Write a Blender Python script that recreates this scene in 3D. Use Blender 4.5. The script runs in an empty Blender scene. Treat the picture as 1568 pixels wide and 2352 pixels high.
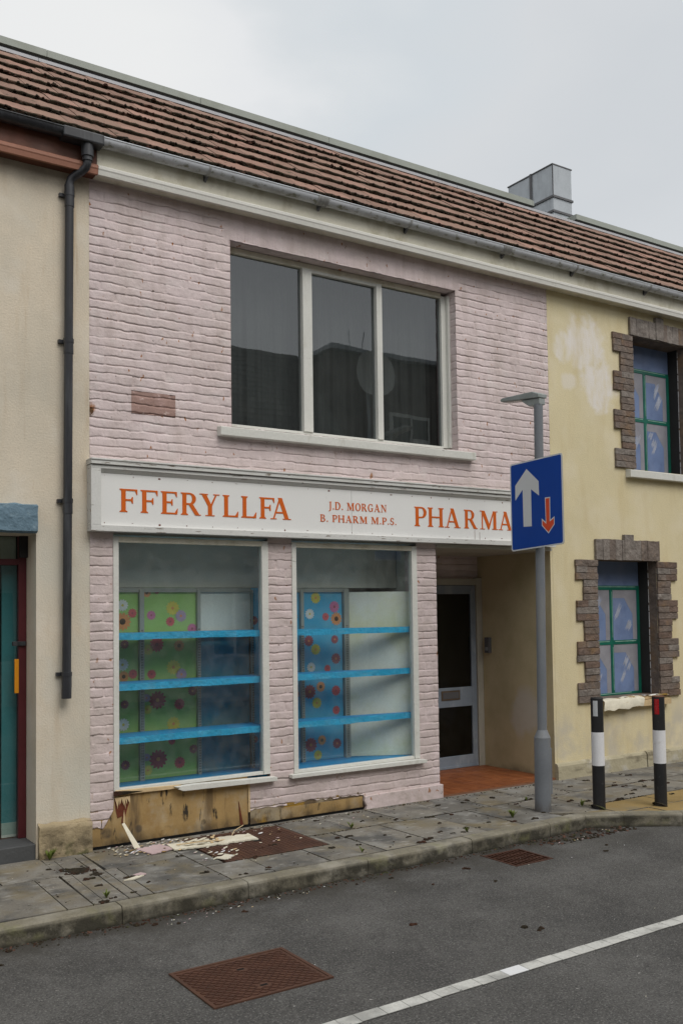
import bpy, math, random
import numpy as np
from mathutils import Vector, Matrix
rnd = random.Random(7)
R = math.radians
sc = bpy.context.scene

# ------------------------------------------------------------------ camera
YAW, PITCH, ROLL, FPX, PPY = 0.586711186, 0.0448321281, -0.0137549906, 2205.76254, 128.645563
CAM = Vector((0.0, -7.854, 1.95))
cy, sy = math.cos(YAW), math.sin(YAW)
fwd = Vector((sy*math.cos(PITCH), cy*math.cos(PITCH), math.sin(PITCH)))
r0 = Vector((cy, -sy, 0)); u0 = r0.cross(fwd)
rgt = r0*math.cos(ROLL) + u0*math.sin(ROLL); upv = -r0*math.sin(ROLL) + u0*math.cos(ROLL)
cd = bpy.data.cameras.new('camera'); cam = bpy.data.objects.new('camera', cd); sc.collection.objects.link(cam)
m = Matrix((rgt, upv, -fwd)).transposed().to_4x4(); m.translation = CAM; cam.matrix_world = m
cd.sensor_fit = 'VERTICAL'; cd.sensor_height = 36; cd.lens = FPX/2352*36; cd.shift_y = PPY/2352
cd.clip_start = .05; cd.clip_end = 2000; sc.camera = cam

# ------------------------------------------------------------------ world: overcast sky
SUN_EL, SUN_AZ = 52, 170          # azimuth of the light measured clockwise from +y
w = bpy.data.worlds.new('World'); sc.world = w; w.use_nodes = True
nt = w.node_tree; nt.nodes.clear()
def wn(t, **k):
    n = nt.nodes.new(t)
    for a, b in k.items(): setattr(n, a, b)
    return n
L = nt.links.new
sky = wn('ShaderNodeTexSky', sky_type='NISHITA', sun_disc=False); sky.sun_elevation = R(SUN_EL); sky.sun_rotation = R(SUN_AZ)
sky.air_density = 1.5; sky.dust_density = 4
b1 = wn('ShaderNodeBackground'); b1.inputs[1].default_value = .08; L(sky.outputs[0], b1.inputs[0])
tc = wn('ShaderNodeTexCoord')
mp = wn('ShaderNodeMapping'); mp.inputs['Scale'].default_value = (1, 1, 2.2); L(tc.outputs['Generated'], mp.inputs[0])
nz = wn('ShaderNodeTexNoise'); nz.inputs['Scale'].default_value = 2.3; nz.inputs['Detail'].default_value = 7; nz.inputs['Roughness'].default_value = .48
L(mp.outputs[0], nz.inputs['Vector'])
dt = wn('ShaderNodeVectorMath', operation='DOT_PRODUCT'); L(tc.outputs['Generated'], dt.inputs[0])
dt.inputs[1].default_value = Vector((.18, .74, .64)).normalized()
ad = wn('ShaderNodeMath', operation='MULTIPLY_ADD'); L(nz.outputs[0], ad.inputs[0]); ad.inputs[1].default_value = .30; L(dt.outputs['Value'], ad.inputs[2])
sb = wn('ShaderNodeMath', operation='SUBTRACT'); L(ad.outputs[0], sb.inputs[0]); sb.inputs[1].default_value = .15
rp = wn('ShaderNodeValToRGB'); L(sb.outputs[0], rp.inputs[0])
e = rp.color_ramp.elements
e[0].position = .25; e[0].color = (.92, .93, .94, 1); e[1].position = .985; e[1].color = (.835, .84, .835, 1)
for q, c in ((.62, (.72, .74, .76, 1)), (.78, (.62, .645, .67, 1)), (.84, (.66, .68, .70, 1)), (.885, (.64, .68, .71, 1)), (.915, (.69, .72, .74, 1)), (.94, (.79, .80, .81, 1))):
    x = e.new(q); x.color = c
b2 = wn('ShaderNodeBackground'); b2.inputs[1].default_value = .83; L(rp.outputs[0], b2.inputs[0])
mx = wn('ShaderNodeMixShader'); mx.inputs[0].default_value = .93; L(b1.outputs[0], mx.inputs[1]); L(b2.outputs[0], mx.inputs[2])
ow = wn('ShaderNodeOutputWorld'); L(mx.outputs[0], ow.inputs[0])

# ------------------------------------------------------------------ sun behind the cloud
sd = bpy.data.lights.new('sun', 'SUN'); so = bpy.data.objects.new('sun', sd); sc.collection.objects.link(so)
sd.energy = 1.35; sd.angle = R(36); sd.color = (1, .965, .92)
az = R(SUN_AZ); dv = Vector((math.sin(az)*math.cos(R(SUN_EL)), math.cos(az)*math.cos(R(SUN_EL)), math.sin(R(SUN_EL))))
so.rotation_euler = dv.to_track_quat('Z', 'Y').to_euler(); so.location = (0, -20, 30)

vs = sc.view_settings; vs.view_transform = 'Standard'; vs.look = 'None'; vs.exposure = .35; vs.gamma = 1; vs.use_curve_mapping = False
sc.render.engine = 'CYCLES'; sc.cycles.max_bounces = 7; sc.cycles.transparent_max_bounces = 12

# ------------------------------------------------------------------ materials
def lin(r, g, b):
    f = lambda c: (c/255/12.92 if c/255 <= .04045 else ((c/255+.055)/1.055)**2.4)
    return (f(r), f(g), f(b), 1)
def M(name, col, rough=.8, vary=.12, vscale=3.0, layers=(), bumps=(), metal=0.0, spec=.3, fine=.06):
    """procedural surface; layers = dicts: c colour, s scale, lo/hi noise window, a amount, d detail, st stretch, blob=(x,y,z,r), z=(z0,z1)"""
    mt = bpy.data.materials.new(name); mt.use_nodes = True; t = mt.node_tree; t.nodes.clear()
    def N(ty, **k):
        n = t.nodes.new(ty)
        for a, b in k.items(): setattr(n, a, b)
        return n
    K = t.links.new
    pos = N('ShaderNodeNewGeometry').outputs['Position']
    def noise(s, d=4, st=(1, 1, 1), ro=.55):
        v = pos
        if st != (1, 1, 1):
            mm = N('ShaderNodeVectorMath', operation='MULTIPLY'); K(pos, mm.inputs[0]); mm.inputs[1].default_value = st; v = mm.outputs[0]
        n = N('ShaderNodeTexNoise'); n.inputs['Scale'].default_value = s; n.inputs['Detail'].default_value = d; n.inputs['Roughness'].default_value = ro
        K(v, n.inputs['Vector']); return n.outputs[0]
    def rng(v, a, b, c, d):
        n = N('ShaderNodeMapRange'); n.inputs[1].default_value = a; n.inputs[2].default_value = b; n.inputs[3].default_value = c; n.inputs[4].default_value = d
        K(v, n.inputs[0]); return n.outputs[0]
    def mul(a, b):
        n = N('ShaderNodeMath', operation='MULTIPLY')
        for i, q in enumerate((a, b)):
            if isinstance(q, float): n.inputs[i].default_value = q
            else: K(q, n.inputs[i])
        return n.outputs[0]
    f = mul(rng(noise(vscale, 5), .25, .75, 1-vary, 1+vary), rng(noise(70, 3), .25, .75, 1-fine, 1+fine))
    vm = N('ShaderNodeVectorMath', operation='SCALE'); vm.inputs[0].default_value = col[:3]; K(f, vm.inputs['Scale']); cur = vm.outputs[0]
    for l in layers:
        mask = rng(noise(l['s'], l.get('d', 5), l.get('st', (1, 1, 1)), l.get('ro', .6)), l['lo'], l['hi'], 0, l.get('a', 1.0))
        if 'blob' in l:
            bx, by, bz, br = l['blob']
            ds = N('ShaderNodeVectorMath', operation='DISTANCE'); ds.inputs[1].default_value = (bx, by, bz)
            wv = N('ShaderNodeVectorMath', operation='MULTIPLY'); K(pos, wv.inputs[0]); wv.inputs[1].default_value = (1, 1, 1); K(wv.outputs[0], ds.inputs[0])
            wob = N('ShaderNodeMath', operation='MULTIPLY_ADD'); K(noise(l.get('bs', 4), 6), wob.inputs[0]); wob.inputs[1].default_value = br*1.3; K(ds.outputs['Value'], wob.inputs[2])
            mask = mul(mask, rng(wob.outputs[0], br*1.25, br*1.55, 1, 0))
        for key, idx in (('z', 2), ('x', 0), ('y', 1)):
            if key in l:
                sp = N('ShaderNodeSeparateXYZ'); K(pos, sp.inputs[0])
                mask = mul(mask, rng(sp.outputs[idx], l[key][0], l[key][1], 0, 1))
        mx = N('ShaderNodeMix', data_type='RGBA'); K(mask, mx.inputs[0]); K(cur, mx.inputs[6]); mx.inputs[7].default_value = l['c']; cur = mx.outputs[2]
    p = N('ShaderNodeBsdfPrincipled'); K(cur, p.inputs['Base Color']); p.inputs['Metallic'].default_value = metal
    p.inputs['Specular IOR Level'].default_value = spec
    K(rng(noise(vscale*3, 4), .3, .7, max(rough-.08, 0), min(rough+.08, 1)), p.inputs['Roughness'])
    nrm = None
    for (s, dist) in bumps:
        bp = N('ShaderNodeBump'); bp.inputs['Strength'].default_value = 1; bp.inputs['Distance'].default_value = dist; K(noise(s, 4), bp.inputs['Height'])
        if nrm: K(nrm, bp.inputs['Normal'])
        nrm = bp.outputs[0]
    if nrm: K(nrm, p.inputs['Normal'])
    o = N('ShaderNodeOutputMaterial'); K(p.outputs[0], o.inputs[0])
    return mt
def glass(name, tint=(.9, .93, .92), dirt=.03, refl=.05, wavy=.0006):
    mt = bpy.data.materials.new(name); mt.use_nodes = True; t = mt.node_tree; t.nodes.clear(); K = t.links.new
    lw = t.nodes.new('ShaderNodeLayerWeight'); lw.inputs[0].default_value = .5
    pw = t.nodes.new('ShaderNodeMath'); pw.operation = 'POWER'; K(lw.outputs['Facing'], pw.inputs[0]); pw.inputs[1].default_value = 5
    ma = t.nodes.new('ShaderNodeMath'); ma.operation = 'MULTIPLY_ADD'; K(pw.outputs[0], ma.inputs[0]); ma.inputs[1].default_value = 1-refl; ma.inputs[2].default_value = refl
    tr = t.nodes.new('ShaderNodeBsdfTransparent'); tr.inputs[0].default_value = (*tint, 1)
    gl = t.nodes.new('ShaderNodeBsdfGlossy'); gl.inputs[0].default_value = (.93, .97, 1, 1); gl.inputs['Roughness'].default_value = .0
    nz = t.nodes.new('ShaderNodeTexNoise'); nz.inputs['Scale'].default_value = 1.3; g = t.nodes.new('ShaderNodeNewGeometry'); K(g.outputs['Position'], nz.inputs['Vector'])
    bp = t.nodes.new('ShaderNodeBump'); bp.inputs['Distance'].default_value = wavy*4; bp.inputs['Strength'].default_value = .6; K(nz.outputs[0], bp.inputs['Height']); K(bp.outputs[0], gl.inputs['Normal'])
    mx = t.nodes.new('ShaderNodeMixShader'); K(ma.outputs[0], mx.inputs[0]); K(tr.outputs[0], mx.inputs[1]); K(gl.outputs[0], mx.inputs[2])
    df = t.nodes.new('ShaderNodeBsdfDiffuse'); df.inputs[0].default_value = (.5, .5, .47, 1)
    n2 = t.nodes.new('ShaderNodeTexNoise'); n2.inputs['Scale'].default_value = 9; n2.inputs['Detail'].default_value = 8; K(g.outputs['Position'], n2.inputs['Vector'])
    mr = t.nodes.new('ShaderNodeMapRange'); mr.inputs[1].default_value = .4; mr.inputs[2].default_value = .8; mr.inputs[3].default_value = dirt*.4; mr.inputs[4].default_value = dirt*3; K(n2.outputs[0], mr.inputs[0])
    m2 = t.nodes.new('ShaderNodeMixShader'); K(mr.outputs[0], m2.inputs[0]); K(mx.outputs[0], m2.inputs[1]); K(df.outputs[0], m2.inputs[2])
    o = t.nodes.new('ShaderNodeOutputMaterial'); K(m2.outputs[0], o.inputs[0]); return mt

RUST = lin(150, 92, 30)
m_pink = M('pink_masonry_paint', (.635, .535, .528, 1), .75, .08, 1.6, bumps=((14, .007), (34, .004), (90, .0015)), layers=[
    dict(c=(.54, .47, .40, 1), s=1.2, lo=.5, hi=.75, a=.35, st=(1, 1, .5)),
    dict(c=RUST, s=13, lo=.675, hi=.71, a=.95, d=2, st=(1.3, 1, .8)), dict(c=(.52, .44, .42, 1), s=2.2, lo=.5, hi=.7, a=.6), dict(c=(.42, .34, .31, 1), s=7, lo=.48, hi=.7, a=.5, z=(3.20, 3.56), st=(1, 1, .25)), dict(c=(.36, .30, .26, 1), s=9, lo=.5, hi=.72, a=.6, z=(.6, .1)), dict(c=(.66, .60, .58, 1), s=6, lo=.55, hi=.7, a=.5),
    dict(c=(.10, .065, .05, 1), s=21, lo=.73, hi=.76, a=.9, d=2),
    dict(c=RUST, s=9, lo=.35, hi=.5, a=1., blob=(2.70, 0, 3.70, .06)), dict(c=(.10, .05, .02, 1), s=22, lo=.45, hi=.55, a=1., blob=(2.70, 0, 3.66, .05)),
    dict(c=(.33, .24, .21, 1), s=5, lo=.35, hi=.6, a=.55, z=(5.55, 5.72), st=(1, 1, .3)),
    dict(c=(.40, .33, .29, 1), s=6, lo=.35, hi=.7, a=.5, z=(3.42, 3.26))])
m_oldbrick = M('bare_patch_brick', (.33, .215, .185, 1), .85, .16, 7, bumps=((40, .004),), layers=[dict(c=(.6, .48, .44, 1), s=20, lo=.60, hi=.66), dict(c=(.55, .38, .36, 1), s=5, lo=.5, hi=.7, a=.5)])
m_white = M('flaking_white_paint', (.63, .63, .585, 1), .6, .06, 2, bumps=((30, .003),), layers=[dict(c=(.30, .27, .19, 1), s=7, lo=.6, hi=.8, a=.55, st=(1, 1, .3)), dict(c=(.10, .08, .06, 1), s=24, lo=.70, hi=.74, st=(.3, 1, 2)), dict(c=(.45, .27, .10, 1), s=17, lo=.76, hi=.8)])
m_fascia = M('cream_fascia_paint', (.67, .64, .53, 1), .6, .06, 2, bumps=((20, .002),), layers=[dict(c=(.32, .27, .14, 1), s=5, lo=.5, hi=.8, a=.7, st=(1, 1, .6)), dict(c=(.10, .08, .05, 1), s=16, lo=.72, hi=.77)])
m_fascia2 = M('white_moulding_paint', (.66, .65, .60, 1), .55, .05, 2, layers=[dict(c=(.25, .21, .14, 1), s=9, lo=.62, hi=.8, a=.6, st=(.3, 1, 3))])
m_brown = M('brown_fascia_paint', (.155, .058, .035, 1), .5, .2, 3, layers=[dict(c=(.05, .03, .02, 1), s=4, lo=.4, hi=.7, a=.7)])
m_brown2 = M('light_brown_edge', (.32, .15, .10, 1), .5, .15, 5)
m_signboard = M('white_sign_board', (.76, .76, .74, 1), .35, .03, 1.5, fine=.02, spec=.4, layers=[dict(c=(.4, .28, .16, 1), s=13, lo=.77, hi=.8)])
m_signframe = M('sign_frame_paint', (.60, .60, .575, 1), .5, .05, 2, layers=[dict(c=(.16, .12, .09, 1), s=22, lo=.63, hi=.67, st=(.35, 1, 2.5)), dict(c=RUST, s=14, lo=.70, hi=.73, a=.9), dict(c=(.22, .23, .14, 1), s=5, lo=.5, hi=.8, a=.6, z=(3.19, 3.26))])
m_orange = M('orange_lettering', (.60, .115, .008, 1), .5, .05, 5, fine=.03)
m_gutw = M('weathered_white_gutter', (.56, .58, .61, 1), .5, .08, 3, layers=[dict(c=(.12, .12, .05, 1), s=11, lo=.54, hi=.66, a=.85, st=(1, 2, 1), z=(5.925, 5.905)), dict(c=(.16, .15, .12, 1), s=3, lo=.35, hi=.7, a=.7, z=(5.92, 5.88))])
m_brk = M('grimy_gutter_bracket', (.30, .30, .29, 1), .6, .2, 9)
m_gutb = M('black_pipe_plastic', (.022, .023, .027, 1), .42, .2, 4, spec=.45, layers=[dict(c=(.11, .12, .13, 1), s=3, lo=.5, hi=.8, a=.5, st=(6, 6, .5))])
m_tile = M('brown_roof_tile', (.235, .146, .108, 1), .9, .16, 1.1, bumps=((60, .004), (15, .006)), fine=.16, layers=[
    dict(c=(.28, .18, .14, 1), s=1.6, lo=.45, hi=.75, a=.7), dict(c=(.12, .055, .04, 1), s=3.5, lo=.52, hi=.75, a=.6), dict(c=(.42, .36, .32, 1), s=24, lo=.70, hi=.74, a=.8), dict(c=(.035, .035, .012, 1), s=10, lo=.64, hi=.72, a=.85)])
m_tileb = M('dull_roof_tile', (.205, .124, .092, 1), .9, .18, 1.6, bumps=((60, .004), (15, .006)), fine=.16, layers=[dict(c=(.26, .16, .13, 1), s=2.6, lo=.5, hi=.75, a=.6), dict(c=(.38, .33, .30, 1), s=24, lo=.68, hi=.73, a=.8), dict(c=(.035, .035, .012, 1), s=10, lo=.62, hi=.70, a=.85)])
m_tilec = M('pale_roof_tile', (.28, .165, .125, 1), .9, .18, 1.6, bumps=((60, .004), (15, .006)), fine=.16, layers=[dict(c=(.15, .09, .065, 1), s=3.6, lo=.5, hi=.75, a=.6), dict(c=(.40, .35, .31, 1), s=22, lo=.68, hi=.73, a=.8), dict(c=(.035, .035, .012, 1), s=10, lo=.63, hi=.71, a=.85)])
m_nose = M('mossy_tile_edge', (.030, .024, .013, 1), 1, .4, 9, layers=[dict(c=(.11, .065, .045, 1), s=7, lo=.56, hi=.64, a=.8)])
m_moss = M('dark_moss', (.024, .018, .010, 1), 1, .5, 20, bumps=((60, .01),), layers=[dict(c=(.06, .055, .015, 1), s=9, lo=.60, hi=.7, a=.5), dict(c=(.045, .018, .010, 1), s=5, lo=.5, hi=.6)])
m_dirt = M('dark_joint_dirt', (.028, .022, .014, 1), 1, .4, 12, bumps=((50, .006),), layers=[dict(c=(.05, .06, .018, 1), s=6, lo=.5, hi=.65)])
m_cream = M('cream_render', (.66, .575, .45, 1), .85, .06, 1.2, fine=.09, bumps=((70, .003), (3, .006)), layers=[dict(c=(.42, .27, .13, 1), s=5, lo=.60, hi=.74, a=.6, st=(3, 3, .18)), dict(c=(.72, .66, .56, 1), s=2, lo=.52, hi=.66, a=.6), 
    dict(c=(.46, .30, .14, 1), s=3.5, lo=.55, hi=.8, a=.45, st=(2.2, 2.2, .25)), dict(c=(.40, .40, .35, 1), s=1.2, lo=.42, hi=.75, a=.55, st=(1, 1, .6)),
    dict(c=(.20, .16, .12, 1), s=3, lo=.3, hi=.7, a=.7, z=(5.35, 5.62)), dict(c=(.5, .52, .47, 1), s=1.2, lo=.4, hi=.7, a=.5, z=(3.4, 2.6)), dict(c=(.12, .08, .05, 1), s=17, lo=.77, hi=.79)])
m_yellow = M('yellow_render', (.65, .57, .365, 1), .85, .06, 1.2, fine=.09, bumps=((70, .003), (3, .006)), layers=[dict(c=(.70, .63, .46, 1), s=1.8, lo=.5, hi=.66, a=.6), 
    dict(c=(.74, .70, .655, 1), s=9, lo=.22, hi=.55, a=.9, st=(1, 1, .35), blob=(8.75, 0, 5.10, .44), bs=5), dict(c=(.74, .70, .655, 1), s=9, lo=.22, hi=.55, a=.9, st=(1, 1, .35), blob=(8.99, 0, 4.62, .36), bs=5), dict(c=(.74, .70, .655, 1), s=9, lo=.25, hi=.6, a=.8, st=(1, 1, .35), blob=(8.42, 0, 5.02, .24), bs=5), dict(c=(.74, .70, .655, 1), s=3, lo=.2, hi=.4, a=.5, blob=(8.48, 0, 4.62, .16), bs=5),
    dict(c=(.50, .46, .38, 1), s=2.5, lo=.45, hi=.6, a=.75, z=(.86, .55)), dict(c=(.50, .38, .17, 1), s=2, lo=.5, hi=.8, a=.5, st=(2, 2, .4)), dict(c=(.30, .15, .05, 1), s=13, lo=.77, hi=.79)])
m_recess = M('recess_render', (.50, .43, .27, 1), .85, .08, 1.3, bumps=((45, .0015),), layers=[dict(c=(.52, .49, .43, 1), s=3, lo=.2, hi=.4, a=.8, blob=(8.1, .45, .72, .33), bs=3), dict(c=(.30, .26, .14, 1), s=1.6, lo=.45, hi=.75, a=.6), dict(c=(.12, .09, .06, 1), s=3, lo=.4, hi=.6, a=.8, z=(.12, .0))])
m_stoneb = M('grey_stone_block', (.20, .175, .155, 1), .8, .28, 7, bumps=((9, .03), (22, .012), (60, .003)), layers=[dict(c=(.11, .085, .07, 1), s=9, lo=.52, hi=.7, a=.7), dict(c=(.33, .30, .27, 1), s=14, lo=.58, hi=.7, a=.6)])
m_stonec = M('rusty_stone_block', (.150, .105, .082, 1), .8, .28, 7, bumps=((9, .03), (22, .012), (60, .003)), layers=[dict(c=(.09, .07, .06, 1), s=9, lo=.52, hi=.7, a=.7), dict(c=(.24, .15, .07, 1), s=5, lo=.55, hi=.7, a=.6)])
STN = []
m_stone = M('brown_stone_blocks', (.160, .128, .108, 1), .8, .28, 7, bumps=((9, .03), (22, .012), (60, .003)), layers=[dict(c=(.30, .25, .21, 1), s=9, lo=.55, hi=.75, a=.5), dict(c=(.20, .115, .05, 1), s=3.5, lo=.5, hi=.7, a=.6), dict(c=(.09, .07, .06, 1), s=11, lo=.58, hi=.7, a=.6)])
m_boardblue = M('painted_blue_pane', (.16, .225, .39, 1), .5, .14, 2.4, spec=.4, layers=[dict(c=(.22, .27, .41, 1), s=3, lo=.48, hi=.7, a=.6), dict(c=(.09, .13, .25, 1), s=4, lo=.5, hi=.7, a=.6)])
m_boardgrey = M('painted_grey_border', (.27, .27, .30, 1), .5, .2, 4, spec=.4)
m_streak = M('painted_white_streak', (.42, .45, .53, 1), .5, .3, 12, layers=[dict(c=(.22, .28, .48, 1), s=14, lo=.5, hi=.7, a=.6)])
m_green = M('green_glazing_bar', (.008, .125, .085, 1), .4, .25, 6, spec=.5)
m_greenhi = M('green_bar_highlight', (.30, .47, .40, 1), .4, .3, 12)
m_ply = M('weathered_plywood', (.36, .24, .10, 1), .8, .14, 2.2, bumps=((30, .002),), layers=[
    dict(c=(.46, .34, .18, 1), s=4, lo=.5, hi=.7, a=.6), dict(c=(.14, .085, .03, 1), s=3, lo=.45, hi=.7, a=.6, st=(1, 1, .4), z=(.3, .0)), dict(c=(.035, .028, .02, 1), s=8, lo=.585, hi=.65, st=(1.6, 1, .45)), dict(c=(.42, .36, .26, 1), s=5, lo=.52, hi=.66, a=.5), dict(c=(.05, .035, .02, 1), s=6, lo=.3, hi=.6, a=.85, z=(.12, .02)), dict(c=(.09, .06, .035, 1), s=4, lo=.55, hi=.68, a=.7, st=(1.5, 1, .3)), dict(c=(.03, .025, .02, 1), s=6, lo=.35, hi=.55, a=.9, blob=(3.72, 0, .10, .035)), dict(c=(.04, .035, .03, 1), s=6, lo=.35, hi=.6, a=.8, blob=(2.84, 0, .12, .07)), dict(c=(.05, .04, .03, 1), s=6, lo=.4, hi=.6, a=.8, blob=(3.35, 0, .06, .08)), dict(c=(.06, .05, .04, 1), s=6, lo=.4, hi=.6, a=.7, blob=(3.12, 0, .12, .05)), dict(c=(.24, .13, .03, 1), s=2.6, lo=.58, hi=.7, a=.6)])
m_plydark = M('rotten_board', (.12, .085, .05, 1), .9, .3, 5, bumps=((30, .004),), layers=[dict(c=(.32, .19, .03, 1), s=4, lo=.5, hi=.6, a=.9), dict(c=(.5, .47, .38, 1), s=7, lo=.66, hi=.69), dict(c=(.36, .30, .20, 1), s=3, lo=.5, hi=.6, a=.8)])
m_torn = M('torn_red_wood', (.13, .035, .018, 1), .9, .3, 10)
m_split = M('fresh_splintered_wood', (.56, .42, .24, 1), .85, .2, 9, bumps=((30, .004),))
m_peel = M('peeled_white_plank', (.66, .62, .50, 1), .85, .15, 6, bumps=((20, .006),), layers=[dict(c=(.40, .30, .16, 1), s=9, lo=.6, hi=.7, a=.8, st=(.4, 1, 1))])
m_pinkflake = M('pink_flake', (.50, .38, .38, 1), .85, .12, 9, bumps=((20, .004),))
def mkslab(n, c, o): return M(n, c, .85, .22, 1.7+o, fine=.16, bumps=((60, .003), (9, .005)), layers=[
    dict(c=(.255, .25, .23, 1), s=2.7+o, lo=.5, hi=.66, a=.8), dict(c=(.078, .077, .074, 1), s=2.0+o, lo=.5, hi=.64, a=.85), dict(c=(.19, .15, .075, 1), s=1.3+o, lo=.52, hi=.68, a=.7), dict(c=(.36, .35, .33, 1), s=6, lo=.58, hi=.68, a=.6, st=(1, 2.5, 1)), dict(c=(.05, .042, .028, 1), s=16, lo=.63, hi=.69, a=.8), dict(c=(.42, .41, .39, 1), s=33, lo=.68, hi=.72, a=.7)])
m_slab = mkslab('grey_paving_slab', (.165, .153, .130, 1), 0); SLABS = [m_slab, mkslab('pale_paving_slab', (.195, .18, .152, 1), .3), mkslab('dark_paving_slab', (.135, .128, .113, 1), .55)]
m_buff = M('buff_paving_slab', (.27, .19, .075, 1), .85, .2, 2.5, fine=.14, bumps=((60, .002),), layers=[dict(c=(.19, .17, .12, 1), s=3, lo=.5, hi=.7, a=.7), dict(c=(.06, .045, .03, 1), s=14, lo=.66, hi=.72, a=.7)])
m_kerb = M('concrete_kerb', (.185, .168, .125, 1), .85, .18, 2, fine=.16, bumps=((50, .004), (8, .006)), layers=[
    dict(c=(.33, .31, .26, 1), s=2.9, lo=.48, hi=.66, a=.7), dict(c=(.11, .105, .09, 1), s=6, lo=.54, hi=.66, a=.7), dict(c=(.034, .031, .022, 1), s=4.2, lo=.38, hi=.56, a=.9, z=(-.008, -.04), ro=.7, d=8), dict(c=(.17, .17, .07, 1), s=4, lo=.55, hi=.7, a=.5), dict(c=(.03, .028, .02, 1), s=8, lo=.3, hi=.5, a=.95, z=(-.088, -.118))])
m_asph = M('worn_asphalt', (.077, .075, .071, 1), .9, .12, .9, fine=.34, bumps=((170, .005), (55, .004)), layers=[
    dict(c=(.13, .127, .121, 1), s=1.5, lo=.46, hi=.66, a=.7, ro=.75, d=9), dict(c=(.045, .044, .043, 1), s=1.1, lo=.5, hi=.66, a=.7, ro=.75, d=9), dict(c=(.21, .205, .195, 1), s=85, lo=.55, hi=.64, a=.6, d=2), dict(c=(.024, .024, .024, 1), s=95, lo=.56, hi=.64, a=.7, d=2), dict(c=(.40, .39, .37, 1), s=30, lo=.765, hi=.785, a=.8, d=2), dict(c=(.024, .020, .014, 1), s=6, lo=.32, hi=.52, a=.95, y=(-1.80, -1.62)), dict(c=(.05, .046, .038, 1), s=2.2, lo=.4, hi=.6, a=.7, y=(-2.3, -1.7))])
m_line = M('road_line_paint', (.50, .50, .47, 1), .8, .08, 4, fine=.12, bumps=((70, .002),), layers=[dict(c=(.25, .25, .235, 1), s=5, lo=.5, hi=.66, a=.7, d=9), dict(c=(.12, .12, .115, 1), s=24, lo=.64, hi=.69, a=.8)])
m_linenew = M('clean_line_paint', (.66, .67, .68, 1), .7, .04, 4)
m_rust = M('rusty_cast_iron', (.085, .040, .025, 1), .75, .2, 4, bumps=((50, .002),), spec=.35, layers=[dict(c=(.04, .022, .015, 1), s=5, lo=.5, hi=.7, a=.7), dict(c=(.15, .07, .032, 1), s=3.1, lo=.55, hi=.7, a=.5), dict(c=(.30, .27, .22, 1), s=26, lo=.74, hi=.76)])
m_rustdk = M('rust_pattern', (.062, .026, .016, 1), .7, .2, 8)
m_black = M('pit_black', (.004, .004, .004, 1), 1, .1, 4)
m_galv = M('galvanised_sheet', (.36, .385, .405, 1), .45, .13, 2.4, metal=.35, layers=[dict(c=(.24, .255, .27, 1), s=3, lo=.5, hi=.75, a=.7, st=(2, 2, .5)), dict(c=(.47, .49, .50, 1), s=20, lo=.6, hi=.7, a=.4)])
m_galvdk = M('dark_flange', (.10, .10, .105, 1), .6, .1, 3)
m_coping = M('grey_green_coping', (.29, .31, .275, 1), .6, .08, 1, layers=[dict(c=(.19, .20, .15, 1), s=1.1, lo=.5, hi=.7, a=.6)])
m_clad = M('dark_cladding', (.085, .085, .09, 1), .6, .12, 1)
m_flash = M('lead_flashing', (.42, .43, .45, 1), .5, .1, 2)
m_polegrey = M('grey_pole_paint', (.165, .178, .195, 1), .5, .12, 3, spec=.35, fine=.06, layers=[dict(c=(.22, .22, .21, 1), s=6, lo=.5, hi=.7, a=.6, st=(1, 1, .3)), dict(c=(.07, .055, .04, 1), s=9, lo=.35, hi=.6, a=.8, z=(.12, 0.)), dict(c=(.10, .055, .035, 1), s=11, lo=.72, hi=.76, st=(1, 1, .4)), dict(c=(.11, .105, .10, 1), s=4, lo=.5, hi=.8, a=.6, z=(.2, 0.)), dict(c=(.27, .28, .29, 1), s=13, lo=.62, hi=.8, a=.4, st=(1, 1, .2))])
m_lamphead = M('pale_lamp_housing', (.28, .305, .30, 1), .5, .12, 8, layers=[dict(c=(.15, .19, .15, 1), s=9, lo=.5, hi=.75, a=.6)])
m_lens = M('dusty_lamp_lens', (.30, .29, .26, 1), .3, .12, 8, spec=.5)
m_signblue = M('sign_blue', (.002, .048, .29, 1), .45, .06, 3, fine=.02, spec=.22)
m_signwhite = M('sign_white', (.56, .58, .585, 1), .45, .04, 3, fine=.02)
m_signred = M('sign_red', (.62, .068, .022, 1), .45, .04, 3, fine=.02)
m_signback = M('sign_back_aluminium', (.32, .33, .34, 1), .5, .06, 3, metal=.3)
m_bblack = M('bollard_black_paint', (.018, .018, .019, 1), .55, .2, 6, spec=.35, layers=[dict(c=(.07, .062, .05, 1), s=9, lo=.55, hi=.75, a=.7, z=(.25, 0.)), dict(c=(.05, .05, .05, 1), s=22, lo=.62, hi=.68, a=.6)])
m_bwhite = M('bollard_white_band', (.74, .74, .75, 1), .5, .05, 5, layers=[dict(c=(.45, .42, .37, 1), s=12, lo=.62, hi=.75, a=.5)])
m_bcap = M('rusty_bollard_cap', (.13, .055, .03, 1), .7, .2, 9)
m_reflw = M('white_reflector', (.50, .52, .53, 1), .25, .04, 5, spec=.6)
m_reflr = M('red_reflector', (.36, .006, .010, 1), .25, .06, 5, spec=.6)
m_doorfr = M('oxidised_aluminium', (.21, .25, .30, 1), .5, .18, 5, spec=.4, layers=[dict(c=(.45, .48, .50, 1), s=7, lo=.5, hi=.75, a=.5, st=(1, 1, .4)), dict(c=(.15, .17, .20, 1), s=5, lo=.52, hi=.75, a=.5)])
m_jamb = M('pale_door_frame', (.38, .365, .31, 1), .7, .1, 4, layers=[dict(c=(.22, .20, .16, 1), s=6, lo=.5, hi=.75, a=.6, st=(1, 1, .3))])
m_brass = M('letter_plate_metal', (.16, .12, .085, 1), .4, .2, 8, metal=.5)
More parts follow.
